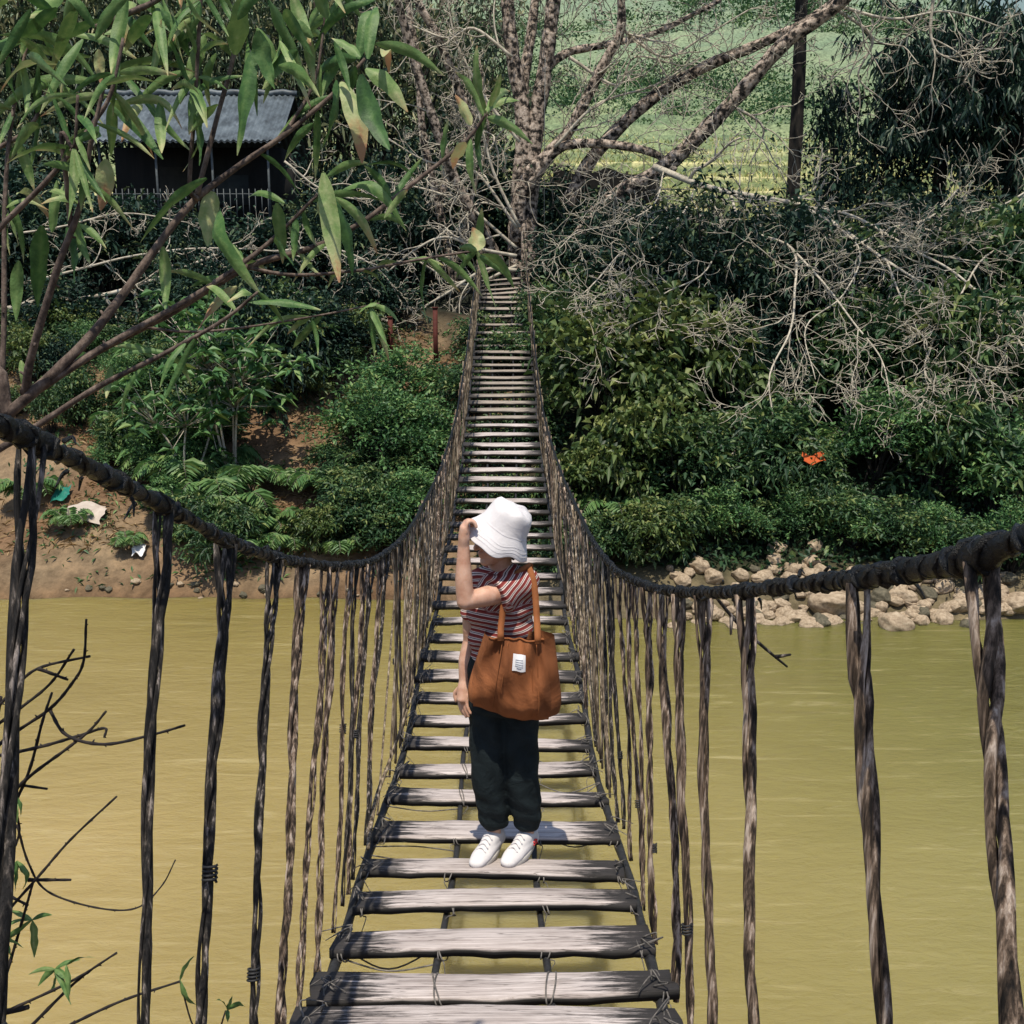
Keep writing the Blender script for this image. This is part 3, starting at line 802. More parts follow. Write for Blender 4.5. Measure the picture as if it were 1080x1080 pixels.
# striped tee: stripe coordinate stored per vertex
bm = bmesh.new()
chain(bm, [pp(528, 690), pp(528, 668), pp(529, 640), pp(530, 616)], [(.128, .105, .03), (.138, .112, .06), (.142, .112, .07), (.135, .095, .055)], 8)
chain(bm, [pp(506, 614, .02), pp(529, 604, .01), pp(552, 612, -.01)], [(.062, .066, .055), (.07, .072, .045), (.066, .066, .055)], 8)
s0 = np.array(sh_l); s1 = s0 * .48 + el2 * .52
chain(bm, [s0, s0 * .7 + s1 * .3 + (0, 0, -.006)], [.064, .066], 6); frustum(bm, s0, s1 + (.004, 0, -.016), .062, .084)
s2 = np.array(sh_r); s3 = s2 * .42 + el * .58 + (.004, 0, 0)
chain(bm, [s2, s2 * .7 + s3 * .3], [.058, .059], 5); frustum(bm, s2, s3, .056, .062)
me = remesh(bm, .0055, 4)
a = vco(me); xw, yw, zw = a[:, 0].copy(), a[:, 1].copy(), a[:, 2].copy()
# folds
nrm = np.empty(len(a) * 3, dtype=np.float32); me.vertices.foreach_get('normal', nrm); nrm = nrm.reshape(-1, 3)
fold = .007 * np.sin(zw * 62 + 14 * (xw - PB[0]) + 1.5 * np.sin(xw * 25)) * np.clip((pp(0, 625)[2] - zw) / .1, 0, 1) + .004 * np.sin(xw * 45 + zw * 30 + yw * 20)
me.vertices.foreach_set('co', (a + nrm * fold[:, None]).ravel().astype(np.float32))
ts = np.clip(((np.stack([xw, yw, zw], 1) - s0) @ (s1 - s0)) / ((s1 - s0) @ (s1 - s0)), 0, 1)
dist = np.linalg.norm(np.stack([xw, yw, zw], 1) - (s0 + ts[:, None] * (s1 - s0)), axis=1)
slv = (dist < .088) & (ts > .02) | ((xw > s0[0] - .02) & (zw > s0[2] - .05))
st = np.where(slv, ((zw - xw) * .7071 + .004 * np.sin(xw * 40)), zw + .006 * np.sin(xw * 26 + 1) + .004 * np.sin(yw * 30))
at = me.attributes.new('var', 'FLOAT', 'POINT'); at.data.foreach_set('value', st.astype(np.float32))
shift(me, PB)
m, nt, b, o = new_mat('striped_jersey')
at = N(nt, 'ShaderNodeAttribute', attribute_name='var')
mlt = N(nt, 'ShaderNodeMath', operation='MULTIPLY'); mlt.inputs[1].default_value = 1 / .0225; nt.links.new(at.outputs['Fac'], mlt.inputs[0])
frc = N(nt, 'ShaderNodeMath', operation='FRACT'); nt.links.new(mlt.outputs[0], frc.inputs[0])
rp = N(nt, 'ShaderNodeValToRGB'); rp.color_ramp.interpolation = 'CONSTANT'
el_ = rp.color_ramp.elements; stops = [(0, (.19, .032, .03)), (.36, (.62, .52, .48)), (.54, (.025, .02, .028)), (.66, (.62, .52, .48)), (.80, (.26, .06, .05))]
while len(el_) < len(stops): el_.new(.5)
for e_, (p_, c_) in zip(el_, stops): e_.position = p_; e_.color = (*c_, 1)
nt.links.new(frc.outputs[0], rp.inputs[0]); nt.links.new(rp.outputs[0], b.inputs['Base Color']); b.inputs['Roughness'].default_value = .9; b.inputs['Specular IOR Level'].default_value = .15
v = coords(nt); f = noise(nt, v, 18, 4); bump(nt, b, f, .5, .008)
M['tee'] = m
shirt = link('striped_tee', me, M['tee'], man)
# collar rib
mb = MB(); n = 40; a = np.linspace(0, 2 * np.pi, n)
cc = pp(528, 598, .0)
tube(mb, cc + np.stack([.066 * np.cos(a), .06 * np.sin(a), -.010 + .016 * np.sin(a)], 1), .008, 6, False)
mb.v = [v - PB.astype(np.float32) for v in mb.v]
M['rib'] = fabric('maroon_rib', (.12, .025, .024), (.18, .035, .032))
link('collar', mb.mesh('collar'), M['rib'], shirt)

# trousers
bm = bmesh.new()
chain(bm, [pp(529, 684), pp(529, 705), pp(530, 740)], [(.132, .108, .02), (.148, .118, .05), (.152, .118, .06)], 8)
for sg in (-1, 1):
    h_, k_, a_, td = LEG[sg]
    cz = a_ + (0, 0, .028)
    chain(bm, [h_ + (0, 0, .02), (h_ + k_) / 2, k_ + (0, .0, 0), k_ * .45 + cz * .55, cz + (0, 0, .045)], [.085, .082, .077, .073, .066], 7)
    frustum(bm, cz + (0, 0, .06), cz - (0, 0, .0), .06, .046)
me = remesh(bm, .0065, 4)
a = vco(me); nrm = np.empty(len(a) * 3, dtype=np.float32); me.vertices.foreach_get('normal', nrm); nrm = nrm.reshape(-1, 3)
f = .003 * np.sin(a[:, 2] * 38 + a[:, 0] * 50 + 2 * np.sin(a[:, 1] * 20)) + .004 * np.sin(a[:, 2] * 85 + a[:, 0] * 20) * np.clip(1 - (a[:, 2] - pz - .1) / .25, 0, 1)
me.vertices.foreach_set('co', (a + nrm * f[:, None]).ravel().astype(np.float32)); shift(me, PB)
link('trousers', me, M['trouser'], man)
# shoes
for sg in (-1, 1):
    h_, k_, a_, td = LEG[sg]
    sdv = np.array([-td[1], td[0], 0]); g = np.array([a_[0], a_[1], pz])
    bm = bmesh.new()
    chain(bm, [g - td * .035 + (0, 0, .045), g + td * .06 + (0, 0, .042), g + td * .13 + (0, 0, .036), g + td * .175 + (0, 0, .030)], [(.038, .038, .038), (.043, .043, .036), (.045, .045, .028), (.036, .036, .022)], 8)
    chain(bm, [g - td * .03 + (0, 0, .07), g + td * .03 + (0, 0, .066), g + td * .085 + (0, 0, .05)], [.036, .038, .034], 6)
    me = remesh(bm, .0045, 4); shift(me, PB)
    shoe = link('shoe', me, M['shoe'], man)
    # sole outline
    outl = []
    for q in range(40):
        a = q / 40 * 2 * math.pi
        f_ = math.cos(a); w_ = math.sin(a)
        ln_ = .07 + .125 * f_ if True else 0
        wd = .043 * (1.0 + .12 * f_) * (1 - .25 * max(0, -f_))
        outl.append(g + td * ln_ + sdv * w_ * wd)
    mb = MB(); V = []
    for zz_, sc in ((.002, 1.0), (.008, 1.08), (.024, 1.08), (.028, 1.02)):
        for p_ in outl: V.append(g + td * .07 + (p_ - g - td * .07) * sc + (0, 0, zz_))
    fs = [(r_ * 40 + q, r_ * 40 + (q + 1) % 40, (r_ + 1) * 40 + (q + 1) % 40, (r_ + 1) * 40 + q) for r_ in range(3) for q in range(40)]
    mb.add(np.array(V), [tuple(f_) for f_ in fs] + [tuple(range(39, -1, -1)), tuple(range(120, 160))])
    mb.v = [v - PB.astype(np.float32) for v in mb.v]
    link('sole', mb.mesh('sole'), M['sole'], shoe)
    mb = MB()
    for q in range(4):
        c0 = g + td * (.06 + .022 * q) + (0, 0, .101 - .0095 * q)
        tube(mb, catmull([c0 - sdv * .024 - (0, 0, .012), c0 + (0, 0, .001), c0 + sdv * .024 + td * .012 - (0, 0, .012)], 4), .0032, 5)
    mb.v = [v - PB.astype(np.float32) for v in mb.v]
    link('laces', mb.mesh('laces'), M['hat'], shoe)
    if sg > 0:
        mb = MB()
        for q, (fa, za) in enumerate(((-.012, .052), (.0, .058), (.012, .052), (.0, .044), (-.012, .04), (.012, .04))):
            c0 = g + td * (.0 + fa) + sdv * .0425 + (0, 0, za)
            tube(mb, [c0 - sdv * .004, c0 + sdv * .0015], [.0055, .005], 6)
        mb.v = [v - PB.astype(np.float32) for v in mb.v]
        link('shoe_emblem', mb.mesh('shoe_emblem'), M['red'], shoe)

# ------------------------------------------------------------------ tote bag
bd = -.17
BB = pp(545, 740, bd)
bag = thing('tote_bag', 'rust brown canvas tote bag with small white label hanging from the person shoulder', 'bag', BB)
TL, TR, BL, BR = pp(516, 671, bd), pp(574, 675, bd), pp(494, 740, bd), pp(584, 758, bd)
GT, GB = pp(593, 688, bd + .10), pp(590, 748, bd + .10)
def panel(tl, tr, bl, brr, bulge, nu=26, nv=22, curve=0.0):
    V = np.empty((nv, nu, 3))
    for a in range(nv):
        for c_ in range(nu):
            u_, v_ = c_ / (nu - 1), a / (nv - 1)
            u_o = u_; u_ = .5 + (u_ - .5) * (1 - .11 * max(0, (v_ - .72) / .28) ** 2)
            p_ = (tl * (1 - u_) + tr * u_) * (1 - v_) + (bl * (1 - u_) + brr * u_) * v_
            V[a, c_] = p_ + np.array([0, -1, 0]) * bulge * math.sin(math.pi * u_) ** .7 * (math.sin(math.pi * min(1, v_ * .62 + .1)) * (1 - .8 * max(0, (v_ - .8) / .2) ** 2)) \
                + np.array([0, 0, -1]) * curve * math.sin(math.pi * u_) * v_ ** 2 \
                + np.array([0, -1, 0]) * (.010 * math.sin(u_ * 19 + v_ * 5) * (1 - v_) + .010 * math.sin(u_ * 9 + v_ * 8 + 1) + .005 * math.sin(u_ * 31 - v_ * 12) + .009 * math.exp(-((u_ - .3 - .1 * v_) / .05) ** 2) * (1 - v_ * .6))
    return V
def grid_faces(nv, nu, off=0):
    a, c_ = np.meshgrid(np.arange(nv - 1), np.arange(nu - 1), indexing='ij')
    return np.stack([a * nu + c_, (a + 1) * nu + c_, (a + 1) * nu + c_ + 1, a * nu + c_ + 1], -1).reshape(-1, 4) + off
back = np.array([0, .11, .0])
mb = MB()
Vf = panel(TL, TR, BL, BR, .055, curve=.02)
Vb = panel(TL + back, TR + back, BL + back, BR + back, -.01, curve=.02)
nv, nu = 22, 26
mb.add(Vf.reshape(-1, 3), grid_faces(nv, nu)); mb.add(Vb.reshape(-1, 3), grid_faces(nv, nu)[:, ::-1])
# gussets and base
def strip(A, Bm, k=6, sag=np.zeros(3)):
    t = np.linspace(0, 1, k)[None, :, None]
    return A[:, None] * (1 - t) + Bm[:, None] * t + np.sin(np.pi * t) * sag
Gr = strip(Vf[:, -1], Vb[:, -1], 8, np.array([.045, 0, 0])); mb.add(Gr.reshape(-1, 3), grid_faces(nv, 8))
Gl = strip(Vf[:, 0], Vb[:, 0], 8, np.array([-.02, 0, 0])); mb.add(Gl.reshape(-1, 3), grid_faces(nv, 8)[:, ::-1])
Gb = strip(Vf[-1], Vb[-1], 8, np.array([0, 0, -.03])); mb.add(Gb.reshape(-1, 3), grid_faces(nu, 8)[:, ::-1])
bo = part('bag_body', mb, M['bag'], bag)
mb = MB()
for u_ in (.30, .80):   # sewn seams down the front
    c_ = u_ * (nu - 1); k = int(c_); w_ = c_ - k
    ln_ = Vf[:, k] * (1 - w_) + Vf[:, min(k + 1, nu - 1)] * w_ + (0, -.002, 0)
    for dx in (-.012, .012):
        tube(mb, ln_[1:-1] + (dx, -.001, 0), .002, 4)
tube(mb, Vf[0] + (0, -.002, -.0), .0045, 5)
part('seam', mb, M['bag_strap'], bag)
# straps
def ribbon(mb, pts, w, nrm, th=.003):
    p = catmull(pts, 8); t = unit(np.gradient(p, axis=0)); s_ = unit(np.cross(t, nrm)); n_ = np.cross(s_, t)
    V = np.stack([p - s_ * w / 2 - n_ * th, p + s_ * w / 2 - n_ * th, p + s_ * w / 2 + n_ * th, p - s_ * w / 2 + n_ * th], 1)
    k = len(p); F_ = []
    for i_ in range(k - 1):
        for q in range(4):
            F_.append((i_ * 4 + q, i_ * 4 + (q + 1) % 4, i_ * 4 + 4 + (q + 1) % 4, i_ * 4 + 4 + q))
    mb.add(V.reshape(-1, 3), np.array(F_))
sht = sh_l + np.array([.012, .0, .066])
for (q0, mids) in ((pp(528, 673, bd - .03), [pp(529, 655, -.145), pp(533, 630, -.12), pp(545, 606, -.075)]), (pp(567, 676, bd - .02), [pp(566, 650, -.13), pp(564, 622, -.085), pp(561, 607, -.06)])):
    mb = MB(); ribbon(mb, [q0 + (0, 0, -.01), q0 + (0, 0, .02)] + mids + [sht, sht + (.012, .05, -.03), pp(566, 650, .06), pp(566, 680, -.05)], .026, np.array([0.15, -1, 0]))
    part('strap', mb, M['bag_strap'], bag)
# label patch following the front panel
iu = (.46, .66); iv = (.17, .38)
def fp(u_, v_):
    a = v_ * (nv - 1); c_ = u_ * (nu - 1); i_, j_ = int(a), int(c_); fa, fc = a - i_, c_ - j_
    return (Vf[i_, j_] * (1 - fa) + Vf[i_ + 1, j_] * fa) * (1 - fc) + (Vf[i_, j_ + 1] * (1 - fa) + Vf[i_ + 1, j_ + 1] * fa) * fc
Vp = np.array([[fp(iu[0] + (iu[1] - iu[0]) * c_ / 6, iv[0] + (iv[1] - iv[0]) * a / 6) + (0, -.004, 0) for c_ in range(7)] for a in range(7)])
pa = part('label_patch', MB().add(Vp.reshape(-1, 3), grid_faces(7, 7)), M['patch'], bag)
mb = MB()
for a in (.30, .42, .54, .66, .76):
    u0, u1 = (.2, .8) if a < .7 else (.32, .68)
    t = np.linspace(u0, u1, 7)
    ln_ = np.array([fp(iu[0] + (iu[1] - iu[0]) * x_, iv[0] + (iv[1] - iv[0]) * a) + (0, -.0062, 0) for x_ in t])
    tube(mb, ln_, .0011, 4)
mb.v = [v - BB.astype(np.float32) for v in mb.v]
link('faint_print', mb.mesh('faint_print'), M['print'], pa)

# ------------------------------------------------------------------ loose sticks on the bridge
def stick(label, pts, r, mat, side=0):
    mb = MB(); c = catmull(pts, 8)
    tube(mb, c, r, 7)
    for k in range(side):
        i_ = random.randrange(4, len(c) - 4); d = unit(c[i_ + 1] - c[i_] + np.array([random.uniform(-.3, .3), random.uniform(-.3, .3), random.uniform(-.3, .3)]) * .1)
        tube(mb, [c[i_], c[i_] + d * .05], [.006, .003], 5)
    o = obj('stick', mb, mat, None, True, pts[0]); tag(o, label, 'stick'); return o
stick('bent bamboo cane leaning over the planks left of the person', [P(388, 895, 4.45), P(391, 870, 4.75), P(398, 838, 5.0), P(412, 800, 5.15), P(424, 765, 5.25), P(436, 731, 5.35)], [.009, .012, .011, .009, .007, .004], M['vine_tan'], 3)
stick('thin dark stick slanting out below the right hand cable', [P(752, 626, 2.62), P(778, 657, 2.66), P(805, 682, 2.7), P(830, 703, 2.74)], [.004, .005, .0045, .003], M['vine_dark'], 2)

# ------------------------------------------------------------------ branching
def grow(mb, path, r0, r1, rg, lvl, n, ln, spread=.9, bias=(0, 0, 0), wig=.3, tmin=.2, sides=6, lmb=None, decay=.55, rmin=.006):
    c = np.asarray(path)
    tube(mb, c, np.linspace(r0, r1, len(c)), sides)
    if lvl <= 0: 
        if lmb is not None: lmb.append((c[-1], unit(c[-1] - c[-2])))
        return
    tg = unit(np.gradient(c, axis=0))
    for k in range(n):
        t = tmin + (1 - tmin) * (k + rg.random()) / n
        i_ = min(int(t * (len(c) - 1)), len(c) - 2)
        p = c[i_]; d = unit(tg[i_] * (1 - .3 * rg.random()) + rg.normal(0, spread * .6, 3))
        L = ln * rg.uniform(.55, 1.25) * (1.1 - .45 * t)
        st = 6 if lvl > 1 else 5
        pts = [p]; dd = d
        for q in range(st):
            dd = unit(dd + rg.normal(0, wig, 3) + np.asarray(bias) * .25)
            pts.append(pts[-1] + dd * L / st)
        rr = (r0 + (r1 - r0) * t) * .62
        rr = max(min(rr, r0 * .7), rmin)
        grow(mb, catmull(pts, 2) if lvl > 1 else np.array(pts), rr, max(rr * .45, rmin * .75), rg, lvl - 1, max(2, int(n * .7)), L * decay, spread, bias, wig, .25, max(4, sides - 1), lmb, decay, rmin)

def pth(lst, d):
    """list of (u,v[,extra depth])"""
    return catmull([P(q[0], q[1], d + (q[2] if len(q) > 2 else 0)) for q in lst], 6)

# big pale many-stemmed tree on the landing
D0 = 28.9
bt = thing('bare_tree', 'large pale lichen-barked tree with many forked limbs at the far landing', 'tree', tuple(P(560, 300, D0)))
rg = np.random.default_rng(3)
base_z = float(ground(P(560, 300, D0)[0], D0))
limbs = [
    ([(549, 312), (546, 270), (546, 230), (552, 130), (541, 60), (535, 0), (530, -80)], .24, .12),
    ([(560, 312), (556, 280), (557, 230), (563, 150), (575, 70), (584, 0), (592, -80)], .25, .13),
    ([(553, 160, .2), (552, 90, .3), (561, 30, .5), (570, -60, .7)], .15, .09),
    ([(545, 255, -.2), (552, 195, -.3), (583, 158, -.4), (602, 135, -.5), (638, 65, -.7), (655, 30, -.8), (652, -40, -1)], .17, .08),
    ([(552, 205, -.3), (582, 163, -.5), (605, 152, -.6), (650, 153, -.9), (690, 162, -1.0), (712, 180, -1.2)], .12, .07),
    ([(572, 312), (588, 285, -.2), (640, 215, -.6), (700, 177, -1), (770, 110, -1.5), (825, 48, -1.9), (880, 8, -2.2), (930, -40, -2.5)], .22, .11),
    ([(598, 215, -.1), (626, 165, -.2), (680, 110, -.3), (740, 72, -.4), (800, 47, -.5), (855, 20, -.6), (905, -20, -.7)], .16, .08),
    ([(575, 72, .1), (600, 55, .2), (640, 47, .4), (690, 35, .7), (760, 0, 1)], .10, .05),
    ([(548, 315), (530, 285, -.2), (508, 240, -.5), (480, 190, -.8), (455, 120, -1.2), (430, 40, -1.5), (410, -40, -2)], .15, .07),
]
mb = MB(); tw = MB(); tw2 = MB(); tips = []
for i_, (l_, a, c_) in enumerate(limbs):
    path = pth(l_, D0)
    if i_ in (0, 1, 5): path = np.vstack([[path[0] + np.array([0, 0, base_z - path[0][2] - .3])], path])
    tube(mb, path, 1.18 * np.linspace(a, c_, len(path)) * (1 + .07 * np.sin(np.arange(len(path)) * 1.7)), 10)
    grow(tw2 if i_ not in (3, 4, 5, 8) else tw, path[len(path) // 3:], .02, .02, rg, 3, 8 if i_ < 8 else 6, 2.4, 1.0, (0, 0, .1), .3, .1, 5, tips, .55, .009)
# slim branches hanging low to the left and right of the landing
for l_, dd in (([(545, 262), (520, 240), (490, 215), (450, 200), (400, 190)], 28.2), ([(548, 240), (520, 180), (505, 120), (490, 60)], 28.4), ([(545, 285), (510, 285), (470, 310), (430, 330), (390, 322)], 27.2), ([(545, 270), (505, 262), (470, 250), (440, 262), (405, 290)], 27.4)):
    grow(tw, pth(l_, dd), .05, .02, rg, 3, 8, 1.7, .95, (0, 0, -.1), .27, .15, 6, None, .6, .008)
for l_ in ([(545, 240), (500, 180), (450, 170), (400, 140)], [(548, 150), (510, 100), (480, 40), (470, -20)], [(640, 215), (690, 230), (740, 225), (800, 250)], [(585, 155), (630, 110), (690, 90), (740, 60)], [(655, 30), (700, 60), (740, 40), (790, 10)], [(770, 110), (805, 135), (790, 175)], [(545, 280), (490, 300), (430, 270), (380, 260)], [(880, 8), (920, 40), (905, 80), (930, 105)], [(880, 5), (940, 20), (1000, 12), (1060, 30)], [(985, -10), (982, 40), (1000, 60), (1060, 50)], [(600, 60), (650, 90), (670, 60), (720, 70)], [(540, 60), (500, 30), (470, 40), (420, 20)]):
    grow(tw, pth(l_, D0 - .7), .045, .015, rg, 3, 7, 1.9, .95, (0, -.05, -.05), .27, .1, 6, None, .6, .0085)
part('trunk', mb, M['bark_pale'], bt); part('twigs', tw, M['twig_pale'], bt); part('shaded_twigs', tw2, M['twig_shade'], bt)
lm = MB()
if tips:
    tp = np.array([t_[0] for t_ in tips]); sel = rg.permutation(len(tp))[:110]
    for q in sel:
        k = 5; pn = tp[q] + rg.normal(0, .12, (k, 3)); add_leaves(lm, pn, rg.normal(0, 1, (k, 3)) + (0, 0, -.3), rg.uniform(.08, .13, k), .045, rg)
# unseen leaf sprays added above the view to shade the right bank
for k in range(60):
    c0 = np.array([rg.uniform(1.5, 9.5), rg.uniform(17, 25), rg.uniform(12.4, 16)])
    if c0[2] - 5.2 < .29 * c0[1]: c0[2] = 5.2 + .29 * c0[1] + rg.uniform(.1, 2)
    k2 = 60; pn = c0 + rg.normal(0, .55, (k2, 3)) * (1, 1, .5)
    add_leaves(lm, pn, rg.normal(0, 1, (k2, 3)) + (0, 0, -.2), rg.uniform(.14, .26, k2), .10, rg)
part('crown', lm, M['leaf_canopy'], bt)  # twig-tip leaves and the added shade sprays in one mesh

# leaning bleached limb with a thicket of twigs reaching right
dl = thing('dead_branch', 'bleached leafless limb with a wide tangle of crooked twigs over the right bank', 'branch', tuple(P(700, 180, 27.6)))
mb = MB(); rg = np.random.default_rng(5)
mains = [
    ([(690, 176, .4), (745, 197, 0), (800, 208, -.4), (850, 218, -1), (890, 243, -1.5), (935, 275, -2), (985, 306, -2.4)], .085, .03, 27.6),
    ([(850, 218, -1), (900, 228, -1.4), (960, 262, -2), (1010, 290, -2.4), (1065, 345, -2.8), (1095, 400, -3)], .06, .025, 27.6),
    ([(770, 203, -.2), (785, 240, -.6), (835, 262, -1.2), (838, 310, -1.8), (833, 350, -2.2), (812, 395, -2.6), (815, 440, -3)], .055, .02, 27.6),
    ([(735, 195, 0), (720, 225, -.4), (690, 250, -.9), (660, 262, -1.3), (630, 295, -1.7), (615, 310, -2)], .04, .018, 27.6),
    ([(835, 262, -1.2), (870, 300, -1.8), (900, 340, -2.2), (930, 380, -2.6), (940, 430, -2.8)], .04, .016, 27.6),
    ([(980, 300, -2.4), (990, 340, -2.7), (975, 390, -3), (1000, 420, -3.1)], .035, .016, 27.6),
    ([(1010, 200, -1), (980, 230, -1.4), (940, 240, -1.7), (900, 260, -2), (860, 275, -2.3)], .04, .018, 27.6),
    ([(1100, 250, -1), (1040, 270, -1.6), (1000, 330, -2), (950, 350, -2.5)], .045, .018, 27.6),
    ([(1100, 190, -.5), (1060, 215, -1), (1020, 225, -1.4), (985, 240, -1.7)], .04, .018, 27.6),
    ([(585, 322, -1.4), (610, 330, -1.9), (650, 322, -2.0), (690, 345, -2.2), (720, 350, -2.3)], .02, .012, 27.6),
    ([(700, 180), (690, 215), (655, 235), (610, 245), (590, 262)], .03, .014, 27.6),
    ([(740, 197), (760, 235), (745, 285), (700, 310), (670, 335)], .035, .014, 27.6),
    ([(850, 218), (905, 260), (890, 310), (850, 345), (860, 400)], .035, .014, 27.6),
    ([(935, 275), (960, 330), (1010, 370), (1040, 410)], .035, .014, 27.6),
    ([(890, 243), (950, 235), (1010, 250), (1075, 240)], .04, .016, 27.6),
]
mains = [([(q[0], q[1], float(np.interp(q[1], [170, 220, 260, 300, 350, 430], [27.6, 24.8, 22.6, 21, 19.8, 18.6])) - 27.6) for q in l_], a, c_, d) for l_, a, c_, d in mains]
for l_, a, c_, d in mains:
    grow(mb, pth(l_, d), a * (1 if a > .07 else .62), c_ * .62, rg, 3, 9, 2.0, .95, (-.02, -.12, -.06), .25, .05, 6, None, .62, .0055)
part('limb', mb, M['twig_pale'], dl)
# second dead limb at left below the house
d2 = thing('dead_branch', 'pale fallen limb with fine white twigs on the dark bank below the house', 'branch', tuple(P(60, 320, 25.5)))
mb = MB()
for l_, a, c_, d in ((([(-20, 330), (55, 318), (110, 311), (160, 296), (215, 274), (250, 260)]), .07, .03, 25.5), ([(20, 300), (80, 285), (140, 270), (210, 262), (290, 265), (330, 275)], .035, .015, 25.8), ([(110, 311), (120, 335), (105, 365), (110, 390)], .05, .02, 25.2), ([(-10, 250), (60, 240), (130, 225), (200, 235)], .03, .014, 26.5), ([(290, 265), (350, 262), (400, 285), (430, 330)], .03, .014, 25.8), ([(230, 300), (290, 330), (350, 335), (420, 345)], .03, .014, 25.2), ([(300, 170), (340, 200), (390, 210), (440, 190)], .03, .014, 27)):
    grow(mb, pth(l_, d), a, c_, rg, 3, 8, 1.35, .95, (0, -.15, .05), .27, .06, 6, None, .6, .007)
part('limb', mb, M['twig_pale'], d2)

# pale slim tree left of the landing
pt = thing('slim_tree', 'slim pale tree with crooked stems standing left of the landing', 'tree', (float(P(478, 300, 29.6)[0]), 29.6, float(ground(P(478, 300, 29.6)[0], 29.6))))
mb = MB(); tw = MB(); rg = np.random.default_rng(9)
for l_, a, c_ in (([(480, 312), (476, 280), (462, 215), (446, 140), (441, 70), (430, 0), (425, -60)], .13, .07), ([(500, 130, .3), (480, 85, .2), (462, 40, 0), (440, 0, -.2), (425, -50, -.3)], .13, .09), ([(462, 215), (480, 170, .2), (500, 128, .3)], .11, .12), ([(476, 290), (490, 250), (500, 200), (515, 140), (505, 60)], .07, .03)):
    path = pth(l_, 29.6); 
    if l_[0][1] > 300: path = np.vstack([[[path[0][0], path[0][1], float(pt.location[2]) - .2]], path])
    tube(mb, path, np.linspace(a, c_, len(path)), 9); grow(tw, path[6:], .02, .02, rg, 3, 9, 1.5, 1.0, (0, 0, .05), .33, .1, 5, None, .56, .009)
part('trunk', mb, M['bark_pale'], pt); part('twigs', tw, M['twig_pale'], pt)
# background slim trunks among the foliage at top left
# tall straight dark trunk at right
def straight_tree(label, u, d, r, vtop, mat):
    x = XU(u, d); z = float(ground(x, d)); t = thing('tall_tree', label, 'tree', (x, d, z))
    ztop = P(u, vtop, d)[2]
    mb = MB(); pts = catmull([(x, d, z - .3), (x + .03, d, z + (ztop - z) * .35), (x - .04, d, z + (ztop - z) * .7), (x - .02, d, ztop)], 8)
    n_ = len(pts); tube(mb, pts, np.linspace(r * 1.15, r * .8, n_) * (1 + .04 * np.sin(np.arange(n_) * 2.1)), 12)
    part('trunk', mb, mat, t)
    return t, pts[-1]
rg = np.random.default_rng(12)
tt, tp_ = straight_tree('tall straight dark trunk standing alone before the terraced field', 825, 31, .175, -260, M['bark_dark'])
lm = MB(); bm_ = MB()
for k in range(70):
    c0 = tp_ + rg.normal(0, 1, 3) * (2.6, 2.6, 1.4) + (0, 0, .6)
    tube(bm_, [tp_ + (0, 0, -1), (tp_ + c0) / 2, c0], [.06, .03, .015], 5)
    k2 = 90; pn = c0 + rg.normal(0, .6, (k2, 3)) * (1, 1, .6); add_leaves(lm, pn, rg.normal(0, 1, (k2, 3)), rg.uniform(.16, .28, k2), .1, rg)
part('limbs', bm_, M['bark_dark'], tt); part('crown', lm, M['leaf_canopy'], tt)

# ------------------------------------------------------------------ shrubs and trees with leaves
def shrub_meshes(seed, nclump, nleaf, ll, lw, rad=(1, 1, 1), cr=.24, droop=.3, up=.3, hollow=.5):
    """unit shrub about 1 radius, base at z=0, top about 2"""
    rg = np.random.default_rng(seed); lm = MB(); sm = MB()
    for k in range(nclump):
        d = unit(rg.normal(0, 1, 3)); 
        if d[2] < -.35: d[2] = -d[2]
        r = rg.uniform(hollow, 1.0) ** .6 * (1 + .3 * math.sin(4 * d[0] + seed) + .24 * math.sin(6 * d[1] + 2 * seed))
        c0 = np.array([d[0] * rad[0], d[1] * rad[1], 0.95 + d[2] * rad[2]]) * r; c0[2] = max(.12, (0.9 + d[2] * rad[2] * r))
        n = int(nleaf * rg.uniform(.5, 1.4)); pn = c0 + rg.normal(0, cr, (n, 3)) * (1, 1, .65)
        D = d * .6 + rg.normal(0, .75, (n, 3)) + (0, 0, up)
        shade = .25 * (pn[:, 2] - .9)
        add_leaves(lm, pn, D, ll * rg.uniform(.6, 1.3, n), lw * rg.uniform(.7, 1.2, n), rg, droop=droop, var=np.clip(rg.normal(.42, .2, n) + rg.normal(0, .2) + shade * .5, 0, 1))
        if k % 3 == 0:
            b0 = np.array([rg.normal(0, .08), rg.normal(0, .08), -.15])
            tube(sm, catmull([b0, c0 * .45 + rg.normal(0, .06, 3), c0], 3), [.028, .016, .007], 5)
    for k in range(16):
        d = unit(rg.normal(0, 1, 3) + (0, 0, .7)); L = rg.uniform(1.05, 1.55)
        b0 = np.array([0, 0, .7]) + d * .5; e = np.array([0, 0, .75]) + d * L * np.array(rad) + (0, 0, -.15 * rg.random())
        path = catmull([b0, (b0 + e) / 2 + (0, 0, .12) + rg.normal(0, .05, 3), e], 6); tube(sm, path, np.linspace(.014, .004, len(path)), 4)
        idx = rg.integers(len(path) // 3, len(path), 22); pn = path[idx]
        add_leaves(lm, pn, rg.normal(0, .8, (22, 3)) + d * .5 + (0, 0, -.1), ll * rg.uniform(.8, 1.4, 22), lw * rg.uniform(.8, 1.3, 22), rg, droop=droop, var=np.clip(rg.normal(.6, .2, 22), 0, 1))
    return lm, sm
PROTO = {}
